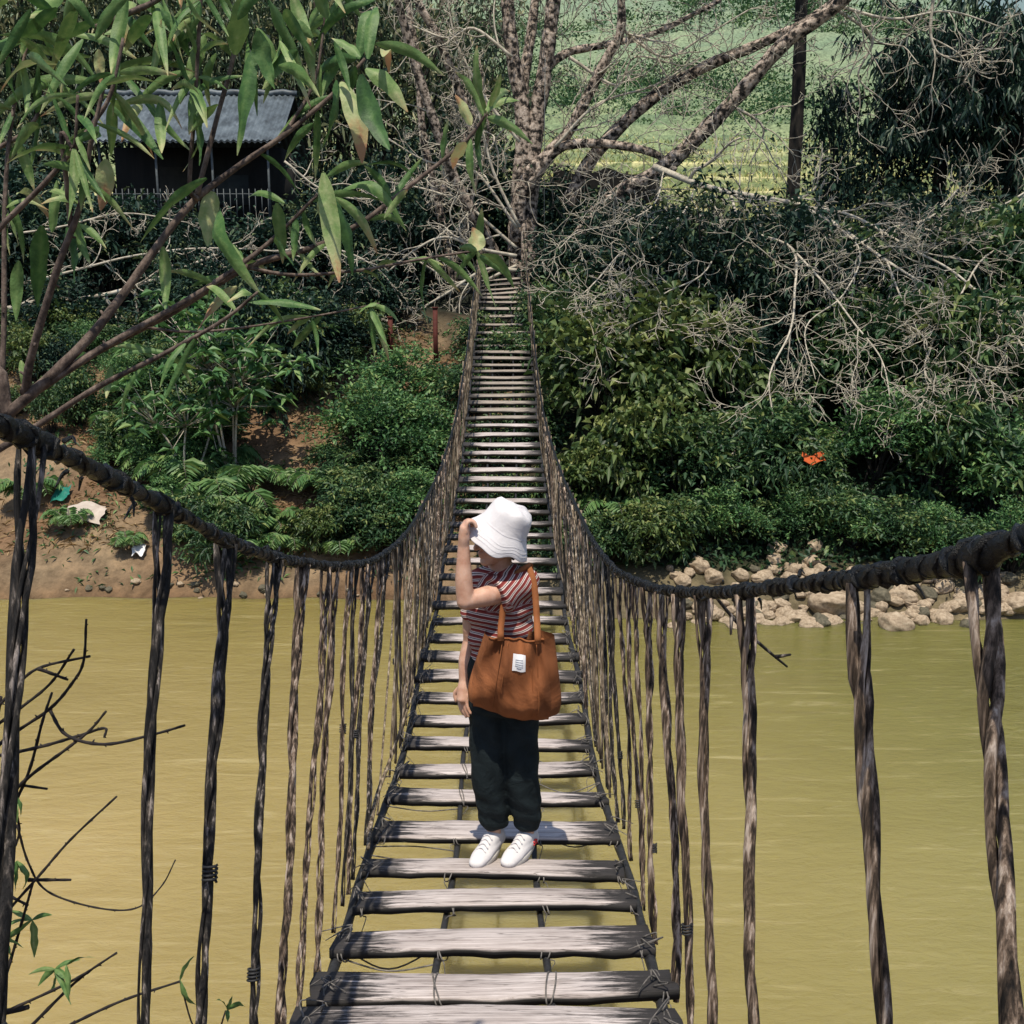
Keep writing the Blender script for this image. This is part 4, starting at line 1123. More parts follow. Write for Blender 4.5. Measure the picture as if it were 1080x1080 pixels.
def proto(kind):
    if kind in PROTO: return PROTO[kind]
    spec = {'broad': (31, 50, 42, .21, .10, (1, 1, .95), .19, .45, .1, .45, 'leaf_olive'),
            'fine': (32, 66, 60, .125, .056, (1, 1, .95), .17, .2, .35, .45, 'leaf_bright'),
            'mid': (33, 58, 46, .18, .08, (1, 1, 1), .18, .3, .25, .45, 'leaf_mid'),
            'mid2': (37, 52, 46, .25, .075, (1.1, 1, .9), .19, .35, .2, .45, 'leaf_mid'),
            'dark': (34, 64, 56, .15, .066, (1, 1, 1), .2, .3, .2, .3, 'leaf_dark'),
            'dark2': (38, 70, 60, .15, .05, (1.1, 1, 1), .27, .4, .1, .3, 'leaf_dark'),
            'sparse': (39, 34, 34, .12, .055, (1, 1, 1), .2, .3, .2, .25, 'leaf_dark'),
            'speck': (35, 80, 80, .10, .03, (1, 1, 1), .26, .2, .3, .3, 'leaf_speckle')}[kind]
    lm, sm = shrub_meshes(*spec[:10])
    PROTO[kind] = (lm.mesh(kind + '_foliage', False), sm.mesh(kind + '_stem'), M[spec[10]])
    PROTO[kind][0].materials.append(PROTO[kind][2]); PROTO[kind][1].materials.append(M['bark_dark'])
    return PROTO[kind]
def shrub(kind, u, d, r, hgt, label, group=None, name='shrub', cat='shrub', dz=0, rz=None):
    f, s, mt = proto(kind)
    x = XU(u, d); z = float(ground(x, d)) + dz
    t = thing(name, label, cat, (x, d, z), random.uniform(0, 6.28) if rz is None else rz, group)
    k = 1.0 if name != 'shrub' else random.uniform(.82, 1.22)
    t.scale = (r * random.uniform(.9, 1.15), r * random.uniform(.9, 1.15), hgt / 1.9 * k)
    for nm, me in (('foliage', f), ('stem', s)):
        o = bpy.data.objects.new(nm, me); C.objects.link(o); o.parent = t
    return t

GR = 'shrubs crowding the right river bank'
# front row along the rocks
shrub('broad', 618, 18.3, .62, 1.25, 'olive broad-leaved bush at the foot of the bridge right hangers', GR)
shrub('broad', 672, 18.6, .85, 1.75, 'olive broad-leaved bush at the water edge left of the boulders', GR)
shrub('mid', 735, 18.5, .85, 1.5, 'mid green bush directly above the first pale boulders', GR)
shrub('mid2', 800, 19.0, .8, 1.3, 'low leafy bush behind the boulders under the orange cloth', GR)
shrub('mid', 862, 18.9, .5, .45, 'low dense bush just below the orange cloth', GR)
shrub('fine', 930, 18.9, .85, 1.5, 'bright small-leaved bush above the largest boulders', GR)
shrub('mid2', 992, 18.7, .9, 1.6, 'leafy green bush between the boulders and the dark slope', GR)
shrub('fine', 1062, 18.3, .9, 1.35, 'bright green bush at the right edge above the boulders', GR)
for q, (u, d, r, h_, kd) in enumerate([(640, 17.5, .5, .8, 'mid'), (690, 17.6, .55, .8, 'broad'), (722, 17.9, .5, .75, 'mid2'), (770, 18.1, .55, .7, 'fine'), (808, 18.3, .5, .6, 'mid'), (845, 18.35, .5, .6, 'fine'), (890, 18.2, .55, .7, 'mid2'), (915, 17.95, .5, .6, 'fine'), (958, 17.8, .55, .7, 'mid'), (1005, 17.6, .55, .75, 'fine'), (1040, 17.4, .55, .8, 'mid2'), (1085, 17.3, .6, .9, 'fine'), (600, 17.6, .45, .7, 'mid')]):
    shrub(kd, u, d - .42, r, h_ * 1.05, 'low green bush spilling down onto the boulder pile', 'low bushes spilling onto the boulders')
# second row
shrub('broad', 640, 20.4, 1.0, 2.3, 'tall olive bush with drooping leaf pairs right of the bridge', GR)
shrub('broad', 715, 20.7, 1.1, 2.35, 'widest olive bush with sunlit drooping leaves right of the bridge', GR)
shrub('dark', 790, 21.0, 1.1, 2.0, 'dark green bush left of the orange cloth', GR)
shrub('mid', 905, 21.0, 1.05, 2.1, 'green bush right of the orange cloth', GR)
shrub('mid2', 975, 20.7, 1.1, 2.2, 'large leafy bush near the right edge under the bleached twigs', GR)
shrub('mid', 1055, 20.4, 1.15, 2.3, 'dense green bush at the right edge under the bleached twigs', GR)
G2 = 'dark shrubs high on the right bank'
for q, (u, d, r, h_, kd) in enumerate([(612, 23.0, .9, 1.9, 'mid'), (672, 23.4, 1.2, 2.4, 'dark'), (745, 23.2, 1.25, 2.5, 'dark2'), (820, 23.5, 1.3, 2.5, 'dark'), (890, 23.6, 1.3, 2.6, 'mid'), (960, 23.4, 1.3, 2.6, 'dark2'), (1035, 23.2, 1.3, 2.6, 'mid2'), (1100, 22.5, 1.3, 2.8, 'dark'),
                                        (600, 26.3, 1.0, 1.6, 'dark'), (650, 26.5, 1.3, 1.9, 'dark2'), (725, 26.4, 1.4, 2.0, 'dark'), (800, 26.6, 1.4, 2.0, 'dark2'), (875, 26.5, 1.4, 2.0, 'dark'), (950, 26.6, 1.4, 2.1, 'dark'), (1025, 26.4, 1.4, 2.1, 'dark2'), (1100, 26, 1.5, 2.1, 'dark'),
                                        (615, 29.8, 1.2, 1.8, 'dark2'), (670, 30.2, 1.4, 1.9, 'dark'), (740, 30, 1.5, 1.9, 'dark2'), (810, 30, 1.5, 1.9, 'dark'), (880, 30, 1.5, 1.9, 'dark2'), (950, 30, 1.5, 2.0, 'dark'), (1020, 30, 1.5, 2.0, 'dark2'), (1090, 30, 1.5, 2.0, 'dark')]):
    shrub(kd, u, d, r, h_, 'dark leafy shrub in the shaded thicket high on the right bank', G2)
# beneath the bridge
G3 = 'low bushes growing beneath the bridge'
for u, d, r, h_ in ((500, 18.6, .5, .75), (545, 18.4, .5, .7), (520, 20, .6, .9), (560, 20.6, .6, .9), (490, 21.5, .6, .9), (535, 22.4, .6, 1.0), (570, 24.0, .55, 1.0), (505, 24.5, .55, .9)):
    shrub('mid', u, d, r, h_, 'low green bush on the slope directly beneath the bridge deck', G3)
# left bank
GL = 'bushes on the left river bank'
shrub('fine', 420, 22.0, .95, 1.7, 'rounded bright bush at the top of the left bank beside the bridge', GL)
shrub('fine', 455, 20.2, .75, 1.3, 'bright small-leaved bush touching the bridge left hangers', GL)
shrub('fine', 395, 20.0, .8, 1.25, 'bright small-leaved bush halfway down the left bank', GL)
shrub('fine', 440, 18.6, .75, 1.1, 'bright bush at the water edge beside the left hangers', GL)
shrub('mid', 365, 18.4, .6, .85, 'low green bush at the water edge right of the bare soil', GL)
shrub('mid', 400, 18.0, .55, .7, 'smallest green bush overhanging the muddy left waterline', GL)
shrub('mid', 300, 22.8, .9, 1.7, 'shaded dark bush above the bare soil patch', GL)
shrub('dark', 345, 23.6, 1.0, 1.6, 'dark bush behind the bare soil beside the red posts', GL)
shrub('dark2', 285, 22.2, .9, 2.2, 'dark bush right of the leafy sapling', GL)
shrub('mid', 205, 18.3, .45, .6, 'small green clump above the left waterline', GL)
G4 = 'dark shrubs below the house'
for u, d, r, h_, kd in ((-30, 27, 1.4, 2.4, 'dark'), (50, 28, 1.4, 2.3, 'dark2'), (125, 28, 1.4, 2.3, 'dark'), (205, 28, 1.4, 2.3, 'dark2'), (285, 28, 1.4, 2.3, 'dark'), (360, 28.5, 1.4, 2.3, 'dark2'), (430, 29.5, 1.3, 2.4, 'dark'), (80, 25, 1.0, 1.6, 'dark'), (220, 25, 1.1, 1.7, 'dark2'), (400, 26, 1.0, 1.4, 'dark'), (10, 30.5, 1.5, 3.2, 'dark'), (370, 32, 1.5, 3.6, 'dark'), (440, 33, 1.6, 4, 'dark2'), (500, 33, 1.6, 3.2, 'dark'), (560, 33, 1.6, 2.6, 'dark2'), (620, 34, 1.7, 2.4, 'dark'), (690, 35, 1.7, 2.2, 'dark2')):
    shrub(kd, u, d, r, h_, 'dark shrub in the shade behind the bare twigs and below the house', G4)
# leafy trees behind the house
G5 = 'speckled trees behind the house'
for u, d, r, h_ in ((-40, 42, 3.2, 9.5), (60, 44, 3.4, 11), (150, 46, 3.4, 12.2), (240, 46, 3.4, 12.2), (330, 44, 3.0, 11), (410, 43, 3.0, 10.5), (480, 46, 2.6, 9.5), (-20, 36, 2.2, 6.0)):
    shrub('speck', u, d, r, h_, 'small-leaved tree with sun-flecked crown crowding behind the house', G5, 'leafy_tree', 'tree')
# sapling with whorled leaves on the left bank
def sapling(label, u, d, h_, nst, nw, ll, lw, mat, sd, spread=.35):
    rg = np.random.default_rng(sd); x = XU(u, d); z = float(ground(x, d))
    t = thing('sapling', label, 'sapling', (x, d, z)); sm = MB(); lm = MB()
    for q in range(nst):
        top = np.array([x + rg.normal(0, spread), d + rg.normal(0, spread * .6), z + h_ * rg.uniform(.75, 1.1)])
        path = catmull([(x + rg.normal(0, .05), d, z - .1), (np.array([x, d, z]) + top) / 2 + rg.normal(0, .06, 3), top], 6)
        tube(sm, path, np.linspace(.028, .012, len(path)), 6)
        for k in range(nw):
            p = path[-1] + rg.normal(0, 1, 3) * (spread, spread, .38) + (0, 0, -.15)
            tube(sm, [path[int(len(path) * .7)], p], [.01, .005], 4)
            n = 9; a = rg.random(n) * 6.28; D = np.stack([np.cos(a), np.sin(a), rg.normal(.1, .25, n)], 1)
            add_leaves(lm, np.repeat(p[None], n, 0) + rg.normal(0, .03, (n, 3)), D, ll * rg.uniform(.7, 1.2, n), lw, rg, droop=.35, var=np.clip(rg.normal(.5, .22, n), 0, 1))
    part('stem', sm, M['twig_pale'], t); part('foliage', lm, M[mat], t)
sapling('leafy sapling with whorled glossy leaves and thin pale stems on the left bank', 238, 20.0, 2.75, 4, 26, .30, .095, 'leaf_bright', 4, .5)
sapling('short sapling with drooping whorls left of the tall one', 190, 19.6, 1.7, 3, 18, .28, .085, 'leaf_bright', 6, .45)
sapling('broad-leaved seedling standing in the dark below the house', 232, 24.0, 1.6, 2, 12, .2, .07, 'leaf_bright', 8, .4)
# ferns
def fern(label, u, d, size, nf, sd, group):
    rg = np.random.default_rng(sd); x = XU(u, d); z = float(ground(x, d)); o0 = np.array([x, d, z])
    t = thing('fern', label, 'fern', (x, d, z), 0, group); sm = MB(); lm = MB()
    for q in range(nf):
        a = rg.uniform(-3.6, .5) if rg.random() < .75 else rg.random() * 6.28
        L = size * rg.uniform(.7, 1.15); out = np.array([math.cos(a), math.sin(a), 0])
        tt_ = np.linspace(0, 1, 12)[:, None]
        path = o0 + out * L * .62 * tt_ + np.array([0, 0, 1]) * L * (1.55 * tt_ - 1.25 * tt_ ** 2)
        tube(sm, path, np.linspace(.008, .003, 12), 4)
        tg = unit(np.gradient(path, axis=0)); side = unit(np.cross(tg, (0, 0, 1)))
        ks = np.arange(2, 12); pn = []; dn_ = []; ls_ = []
        for sgn in (-1, 1):
            for sub in (0, .5):
                pn.append(path[ks] + (path[ks - 1] - path[ks]) * sub); dn_.append(side[ks] * sgn + tg[ks] * .45)
                ls_.append(L * .30 * np.sin(np.pi * (.12 + .85 * ks / 12)) + .01)
        ls_ = np.concatenate(ls_)
        add_leaves(lm, np.concatenate(pn), np.concatenate(dn_), ls_, ls_ * .26, rg, .1, .25, np.clip(rg.normal(.5, .2, len(ls_)), 0, 1))
    part('frond_stalk', sm, M['twig_shade'], t); part('frond', lm, M['leaf_fern'], t)
GF = 'ferns on the left bank'
FL = 'pale green fern arching from the left bank soil'
for q, (u, d, s_) in enumerate([(150, 20.6, .9), (165, 20.0, .8), (185, 19.6, .9), (215, 19.2, .9), (170, 19.0, .7), (240, 18.9, .8), (205, 18.5, .6), (120, 18.2, .35), (225, 20.4, .8), (275, 18.6, .7), (300, 18.2, .55), (330, 18.6, .6), (340, 19.4, .7), (310, 19.6, .5), (250, 18.0, .6), (60, 18.6, .45), (20, 19.4, .6), (350, 18.0, .5), (375, 19.0, .6), (260, 19.7, .8), (130, 21.4, .8)]):
    fern(FL, u, d, s_ * 1.45, 13, 100 + q, GF)
for q, (u, d, s_) in enumerate([(765, 18.9, 1.2), (700, 19.6, 1.3), (840, 19.9, 1.2), (905, 19.5, 1.1), (945, 20.2, 1.4), (1020, 19.4, 1.4), (650, 18.0, 1.0), (1075, 19.6, 1.4), (870, 21.8, 1.5), (760, 22.2, 1.5)]):
    fern('arching fern among the shrubs of the right bank', u, d, s_, 12, 300 + q, 'ferns on the right bank')
k = 0
while k < 85:
    d = random.uniform(18.0, 26.0); u = random.uniform(-20, 470); gzv = float(ground(XU(u, d), d))
    vv = 540 - F * math.tan(PITCH - math.atan((5.2 - gzv) / d))
    if (u < 112 and vv > 470) or (255 < u < 350 and 430 < vv < 580) or (u < 250 and vv > 610): continue
    if u < 115 and random.random() < .55: continue
    if u > 385 and d > 21.5: continue
    k += 1; kd = random.choice(['mid', 'mid2', 'fine', 'mid', 'broad', 'dark' if vv < 430 else 'mid2'])
    shrub(kd, u, d, random.uniform(.28, .6), random.uniform(.45, 1.1), 'small wild plant among the tangle on the left bank', 'wild plants on the left bank', 'plant', 'plant')
# dark drooping long-leaf trees on the right
def droopy(label, u, d, h0, rx, rz_, n, ll, lw, mat, sd, r=.22, lean=0, trunks=1):
    rg = np.random.default_rng(sd); x = XU(u, d); z = float(ground(x, d)); t = thing('drooping_tree', label, 'tree', (x, d, z))
    tm = MB(); lm = MB(); top = np.array([x + lean, d, h0])
    for q in range(trunks):
        path = catmull([(x + q * .5, d, z - .3), (x + lean * .4 + q * .25, d, (z + h0) / 2), top + (q * .3, 0, 0)], 6); tube(tm, path, np.linspace(r, r * .6, len(path)), 9)
    for k in range(n):
        c0 = top + rg.normal(0, 1, 3) * (rx * .55, rx * .5, rz_ * .5) + (0, 0, -.1)
        if k % 2 == 0: tube(tm, catmull([top - (0, 0, rz_ * .5), (top + c0) / 2 + (0, 0, .25), c0], 3), [.05, .03, .012], 5)
        m_ = 26; a = rg.random(m_) * 6.28
        D = np.stack([np.cos(a) * .6, np.sin(a) * .6, -rg.uniform(.25, 1.1, m_)], 1)
        add_leaves(lm, c0 + rg.normal(0, .16, (m_, 3)), D, ll * rg.uniform(.7, 1.25, m_), lw, rg, .12, .3, np.clip(rg.normal(.45, .25, m_) + rg.normal(0, .15), 0, 1))
    part('trunk', tm, M['bark_dark'], t); part('crown', lm, M[mat], t)
droopy('dark tree with drooping bamboo-like leaves and a thick trunk at upper right', 974, 32, P(985, 88, 32)[2], 2.3, 2.3, 190, .42, .08, 'leaf_droop', 41, .24)
droopy('darkest drooping tree with leaning twin trunks cut by the right edge', 1036, 30.5, P(1060, 105, 30.5)[2], 1.8, 2.6, 170, .40, .075, 'leaf_droop', 42, .17, .4, 2)
droopy('drooping tree behind at the far upper right corner', 1110, 34, P(1100, 75, 34)[2], 2.4, 2.6, 130, .42, .08, 'leaf_droop', 43, .2)
shrub('sparse', 874, 31.8, 1.45, 5.0, 'round dark green young tree between the tall trunk and the drooping tree', None, 'leafy_tree', 'tree')
shrub('sparse', 925, 33, 1.5, 5.0, 'dark bushy young tree beside the drooping tree', None, 'leafy_tree', 'tree')
shrub('sparse', 868, 34.5, .8, 4.4, 'dark slender young tree just right of the tall trunk', None, 'leafy_tree', 'tree')

# hillside scrub beyond the field and undergrowth on the banks
rg = np.random.default_rng(51); lm = MB()
for k in range(4200):
    y = rg.uniform(80, 260); x = rg.uniform(-.42, .5) * y
    dens = math.sin(x * .07 + y * .05) + math.sin(y * .11 - x * .03) + rg.normal(0, .6)
    if dens < (1.3 if y < 95 else .35): continue
    z = float(ground(x, y)); sz = y / 130
    n = 46; pn = np.array([x, y, z + .5 * sz]) + rg.normal(0, 1, (n, 3)) * (1.0 * sz, .9 * sz, .45 * sz) * rg.uniform(.6, 1.6)
    add_leaves(lm, pn, rg.normal(0, 1, (n, 3)) + (0, 0, .5), rg.uniform(.25, .5, n) * sz, .27 * sz, rg, var=np.clip(rg.normal(.42, .25, n) + rg.normal(0, .18), 0, 1))
o = obj('hillside_scrub', lm, M['leaf_hill'], None, False); tag(o, 'mass of green scrub covering the hillside beyond the terraced field', 'scrub', kind='stuff')
# field grass : tufts on the terraces
lm = MB(); n = 26000
y = rg.uniform(56, 105, n); x = rg.uniform(-.32, .5, n) * y; z = ground(x, y)
add_leaves(lm, np.stack([x, y, z - .02], 1), rg.normal(0, .35, (n, 3)) + (0, 0, 1), rg.uniform(.25, .6, n), .13, rg, droop=.1, var=rg.random(n))
M['leaf_field'] = mat_leaf('field_grass', [(0, (.2, .27, .10)), (.5, (.44, .44, .19)), (1, (.62, .56, .3))], .1, .8, .1)
o = obj('field_grass', lm, M['leaf_field'], None, False); tag(o, 'pale yellow green grass growing on the terraced field', 'grass', kind='stuff')
# undergrowth
lm = MB(); n = 15000
x = rg.uniform(-.4, 11, n); y = np.where(rg.random(n) < .35, rg.uniform(17.0, 19, n), rg.uniform(17.6, 31, n)); z = ground(x, y)
add_leaves(lm, np.stack([x, y, z + rg.uniform(-.02, .22, n)], 1), rg.normal(0, 1, (n, 3)) + (0, 0, .8), rg.uniform(.08, .2, n), .07, rg, var=np.clip(rg.normal(.3, .25, n), 0, 1))
o = obj('undergrowth', lm, M['leaf_mid'], None, False); tag(o, 'dark leafy undergrowth carpeting the right bank between shrubs', 'undergrowth', kind='stuff')
lm = MB(); n = 9000
x = rg.uniform(-10.5, -.6, n); y = rg.uniform(17.5, 26, n); keep = (np.sin(x * 2.3 + y) + np.sin(y * 2.9 - x * 1.3) + rg.normal(0, .6, n)) > .25; x, y = x[keep], y[keep]; n = len(x)
add_leaves(lm, np.stack([x, y, ground(x, y)], 1), rg.normal(0, .8, (n, 3)) + (0, 0, .9), rg.uniform(.08, .2, n), .04, rg, var=np.clip(rg.normal(.4, .25, n), 0, 1))
o = obj('weeds', lm, M['leaf_bright'], None, False); tag(o, 'small green weeds scattered over the soil of the left bank', 'weeds', kind='stuff')
lm = MB(); n = 16000
x = rg.uniform(-10.5, -1.0, n); y = rg.uniform(18.2, 26.5, n); keep = (np.sin(x * 1.7 + 1) + np.sin(y * 1.9 + x) + rg.normal(0, .7, n)) > .1; x, y = x[keep], y[keep]; n = len(x)
add_leaves(lm, np.stack([x, y, ground(x, y) + .02], 1), rg.normal(0, 1, (n, 3)) * (1, .7, .35) + (0, -.3, 0), rg.uniform(.08, .26, n), rg.uniform(.012, .03, n), rg, var=rg.random(n))
o = obj('dry_straw', lm, M['leaf_dry'], None, False); tag(o, 'dry straw and dead leaves littering the left bank soil', 'straw', kind='stuff')
# dark mossy bank rim behind (hanging roots) skipped

# ------------------------------------------------------------------ boulders
def rock_mesh(sd):
    rgk = np.random.default_rng(sd); bm = bmesh.new(); bmesh.ops.create_icosphere(bm, subdivisions=4, radius=1)
    V = np.array([v.co[:] for v in bm.verts])
    pl = unit(rgk.normal(0, 1, (11, 3))); ds = rgk.uniform(.62, .92, 11)
    for n_, d_ in zip(pl, ds):
        h_ = V @ n_; ex = np.clip(h_ - d_, 0, None); V = V - np.outer(ex * .86, n_)
    V *= (1 + .05 * np.sin(V[:, [0]] * 5 + sd) + .04 * np.sin(V[:, [1]] * 7 + sd * 2) + .03 * np.sin(V[:, [2]] * 9 + V[:, [0]] * 6))
    for v, c_ in zip(bm.verts, V): v.co = c_
    me = bpy.data.meshes.new('boulder'); bm.to_mesh(me); bm.free()
    me.polygons.foreach_set('use_smooth', np.ones(len(me.polygons), dtype=bool)); me.materials.append(M['rock']); return me
RM = [rock_mesh(60 + q) for q in range(9)]
def rock(u, v, wpx, label, group, asp=(1, .85, .68), dark=False, sink=.28):
    # walk out along the sight line until it meets the bank
    for d in np.arange(15.2, 21, .05):
        p = P(u, v + wpx * .2, d)
        if p[2] <= max(float(ground(p[0], d)), 0) + .02: break
    r = wpx / F * d * .60; me = RM[random.randrange(9)]
    o = bpy.data.objects.new('boulder', me); C.objects.link(o)
    o.location = (p[0], d, max(float(ground(p[0], d)), -.05) + r * asp[2] * (1 - sink) * .55)
    o.rotation_euler = (random.uniform(-.25, .25), random.uniform(-.25, .25), random.uniform(0, 6.28))
    k = random.uniform(.9, 1.1); o.scale = (r * asp[0], r * asp[1] * k, r * asp[2] / k)
    if dark: o.material_slots[0].link = 'OBJECT'; o.material_slots[0].material = M['rock_dark']
    tag(o, label, 'boulder', group)
GB_ = 'boulders along the right waterline'
big = [(875, 637, 44, 'large pale boulder at the waterline under the right hand cable'), (941, 652, 38, 'largest rounded boulder standing out from the waterline'), (956, 630, 22, 'upright boulder behind the largest rounded boulder'), (995, 649, 26, 'flat sloping boulder right of the largest rounded boulder'), (1012, 637, 22, 'leaning boulder beside the near right hanger'), (1074, 636, 34, 'big rounded boulder cut by the right edge of the view'), (780, 605, 20, 'egg-shaped pale boulder high on the bank'), (752, 606, 22, 'pale round boulder above the first right hanger gap'), (736, 595, 24, 'slanted boulder at the left end of the rock pile'), (830, 609, 17, 'small oval boulder midway along the rock pile'), (866, 604, 27, 'wide pale boulder above the waterline pile'), (857, 592, 20, 'upright boulder below the topmost rock'), (859, 575, 20, 'topmost pale boulder against the bushes'), (819, 576, 19, 'topmost boulder on the left against the bushes'), (816, 590, 20, 'flat boulder beneath the topmost left one'), (837, 647, 28, 'low flat slab at the waterline'), (928, 626, 26, 'shaded brown boulder in the gap behind the cable'), (972, 651, 19, 'small boulder touching the water beside the largest one'), (866, 651, 24, 'dark mossy boulder at the waterline')]
for u, v, w, l_ in big: rock(u, v, w, l_, GB_, dark=('dark' in l_ or 'shaded' in l_))  # darker stone puts the shade into the colour of the shaded boulder
GS = 'small stones in the right rock pile'
for k in range(190):
    u = random.uniform(705, 1110); v = random.uniform(636, 656) if random.random() < .45 else random.uniform(592, 645)
    if v < 606 and u > 950: continue
    rock(u, v, random.uniform(9, 22), 'small pale stone in the rock pile on the right waterline', GS, (1, .8, .65), random.random() < .18)
GS2 = 'stones along the left waterline'
for k in range(26):
    rock(random.uniform(-20, 400), random.uniform(612, 630), random.uniform(4, 11), 'small stone on the muddy edge of the left waterline', GS2, (1, .8, .5), random.random() < .5)

# ------------------------------------------------------------------ litter
def scrap(name, label, cat, u, v, wpx, hpx, mat, sd, fix=None):
    for d in [fix] if fix else np.arange(16.5, 26, .05):
        p = P(u, v, d)
        if p[2] <= float(ground(p[0], d)) + .05: break
    rgk = np.random.default_rng(sd); w = wpx / F * d; h_ = hpx / F * d * 1.3; n = 9; V = []
    for a in range(n):
        for c_ in range(n):
            x = (c_ / (n - 1) - .5) * w * (1 + .08 * math.sin(a * .9 + sd)); t_ = (a / (n - 1) - .5) * h_
            yy = p[1] + t_ * .75; xx = p[0] + x * (.9 + .05 * math.cos(a * 2.1))
            V.append((xx, yy, (p[2] + t_ * .5 if fix else float(ground(xx, yy)) + .12) + .035 * math.sin(c_ * .9 + sd) * math.cos(a * .8) + rgk.normal(0, .005)))
    o = obj(name, MB().add(np.array(V), grid_faces(n, n)[:, ::-1]), mat, None, True, p); tag(o, label, cat)
M['cloth_orange'] = fabric('orange_cloth', (.34, .06, .018), (.5, .11, .03), 6, .02)
M['paper'] = fabric('grey_sheet', (.38, .32, .27), (.5, .44, .38), 6, .02)
M['white_scrap'] = fabric('white_scrap', (.6, .6, .62), (.75, .75, .75), 6, .02)
M['teal_plastic'] = fabric('teal_plastic', (.01, .12, .09), (.03, .2, .15), 6, .02, 700, .4)
scrap('orange_cloth', 'crumpled orange cloth lying among bushes on the right bank', 'cloth', 859, 483, 26, 12, M['cloth_orange'], 2, 18.08)
shrub('mid2', 859, 18.55, .5, .95, 'leafy bush carrying the orange cloth on its top', GR)
scrap('cardboard_sheet', 'faded grey cardboard sheet lying on the left bank', 'cardboard', 88, 545, 50, 26, M['paper'], 4)
scrap('paper_scrap', 'small white paper scrap near the left waterline', 'litter', 147, 583, 14, 16, M['white_scrap'], 5)
scrap('plastic_bag', 'teal plastic bag dumped on the left bank', 'litter', 65, 525, 20, 18, M['teal_plastic'], 6)

# red posts left of the bridge
M['red_post'] = mat_noise('red_brown_post', [(.3, (.05, .012, .01)), (.7, (.11, .028, .02))], 8, .8, .2)
for u, vt, lb in ((413, 335, 'red-brown post farther left of the bridge on the bank'), (460, 325, 'red-brown post nearest the bridge on the left bank')):
    x = XU(u, 24.6); z = float(ground(x, 24.6)); t = MB()
    zt = P(u, vt, 24.6)[2]
    boxm(t, (x, 24.6, (z + zt) / 2 - .1), (.10, .10, zt - z + .2)); boxm(t, (x, 24.6, zt + .012), (.13, .13, .03))
    o = obj('post', t, M['red_post'], None, False, (x, 24.6, z)); tag(o, lb, 'post', 'red posts beside the bridge')

# ------------------------------------------------------------------ house
HY = 34.5
M['roof'] = mat_noise('corrugated_iron', [(.3, (.035, .043, .05)), (.55, (.10, .125, .145)), (.8, (.2, .235, .26))], 2.5, .5, .1, .01, (1, 1, 1))
M['house_dark'] = mat_noise('dark_boards', [(.3, (.008, .008, .008)), (.7, (.02, .018, .016))], 3, .9, .3, .01, (1, 1, .2))
M['rail_metal'] = mat_noise('grey_railing', [(.3, (.05, .06, .065)), (.7, (.11, .125, .13))], 8, .6, 0)
M['thatch'] = mat_noise('straw_ridge', [(.3, (.2, .15, .06)), (.7, (.45, .36, .18))], 9, .95, .6, .03)
x0, x1 = XU(122, HY), XU(298, HY); zf = P(200, 240, HY)[2]; ze = P(200, 150, HY)[2]; zr = P(200, 100, HY + 2.2)[2]
hs = thing('house', 'dark stilt house with grey corrugated iron roof among the trees at upper left', 'house', ((x0 + x1) / 2, HY + 1.5, float(ground((x0 + x1) / 2, HY + 1.5))))
t = MB(); n = 160
xx = np.linspace(x0 - .35, x1 + .35, n); co = .03 * np.sin(xx * 2 * np.pi / .18)
V = np.stack([np.stack([xx, np.full(n, HY - .5), ze + co], 1), np.stack([xx, np.full(n, HY + 2.2), zr + co], 1), np.stack([xx, np.full(n, HY + 5), ze + co], 1)])
V2 = V - (0, 0, .05)
t.add(V.reshape(-1, 3), grid_faces(3, n)[:, ::-1]); t.add(V2.reshape(-1, 3), grid_faces(3, n))
rf = part('roof', t, M['roof'], hs)
t = MB(); tube(t, np.stack([np.linspace(x0 - .4, x1 + .4, 30), np.full(30, HY + 2.2), zr + .06 + .03 * np.sin(np.arange(30) * 1.7)], 1), .09, 8)
t.v = [v - np.array(hs.location, dtype=np.float32) for v in t.v]; link('ridge_cap', t.mesh('ridge_cap'), M['roof'], rf)
t = MB(); boxm(t, ((x0 + x1) / 2, HY + 2.9, (zf + ze) / 2 + .0), (x1 - x0, 3.0, ze - zf)); part('wall', t, M['house_dark'], hs, False)
t = MB(); boxm(t, ((x0 + x1) / 2, HY + 2.1, zf - .08), (x1 - x0 + .3, 5.0, .16)); part('floor', t, M['house_dark'], hs, False)
zg = float(ground((x0 + x1) / 2, HY + 1.5))
for q in range(5):
    for yy in (HY - .2, HY + 4):
        t = MB(); xq = x0 + (x1 - x0) * q / 4; boxm(t, (xq, yy, (zg + zf) / 2 - .2), (.16, .16, zf - zg + .2)); part('stilt', t, M['house_dark'], hs, False)
for q in range(4):
    t = MB(); xq = x0 + .1 + (x1 - x0 - .2) * q / 3; boxm(t, (xq, HY - .2, (zf + ze) / 2), (.06, .06, ze - zf)); part('veranda_post', t, M['rail_metal'], hs, False)
t = MB(); zt = P(200, 204, HY)[2]; zb = P(200, 232, HY)[2]
for zq in (zt - .04, zb + .02): boxm(t, ((x0 + x1) / 2, HY - .32, zq), (x1 - x0, .03, .035))
xq = x0
while xq < x1:
    boxm(t, (xq, HY - .36, (zt + zb) / 2 + .03), (.022, .022, zt - zb + .16)); xq += .19
part('railing', t, M['rail_metal'], hs, False)
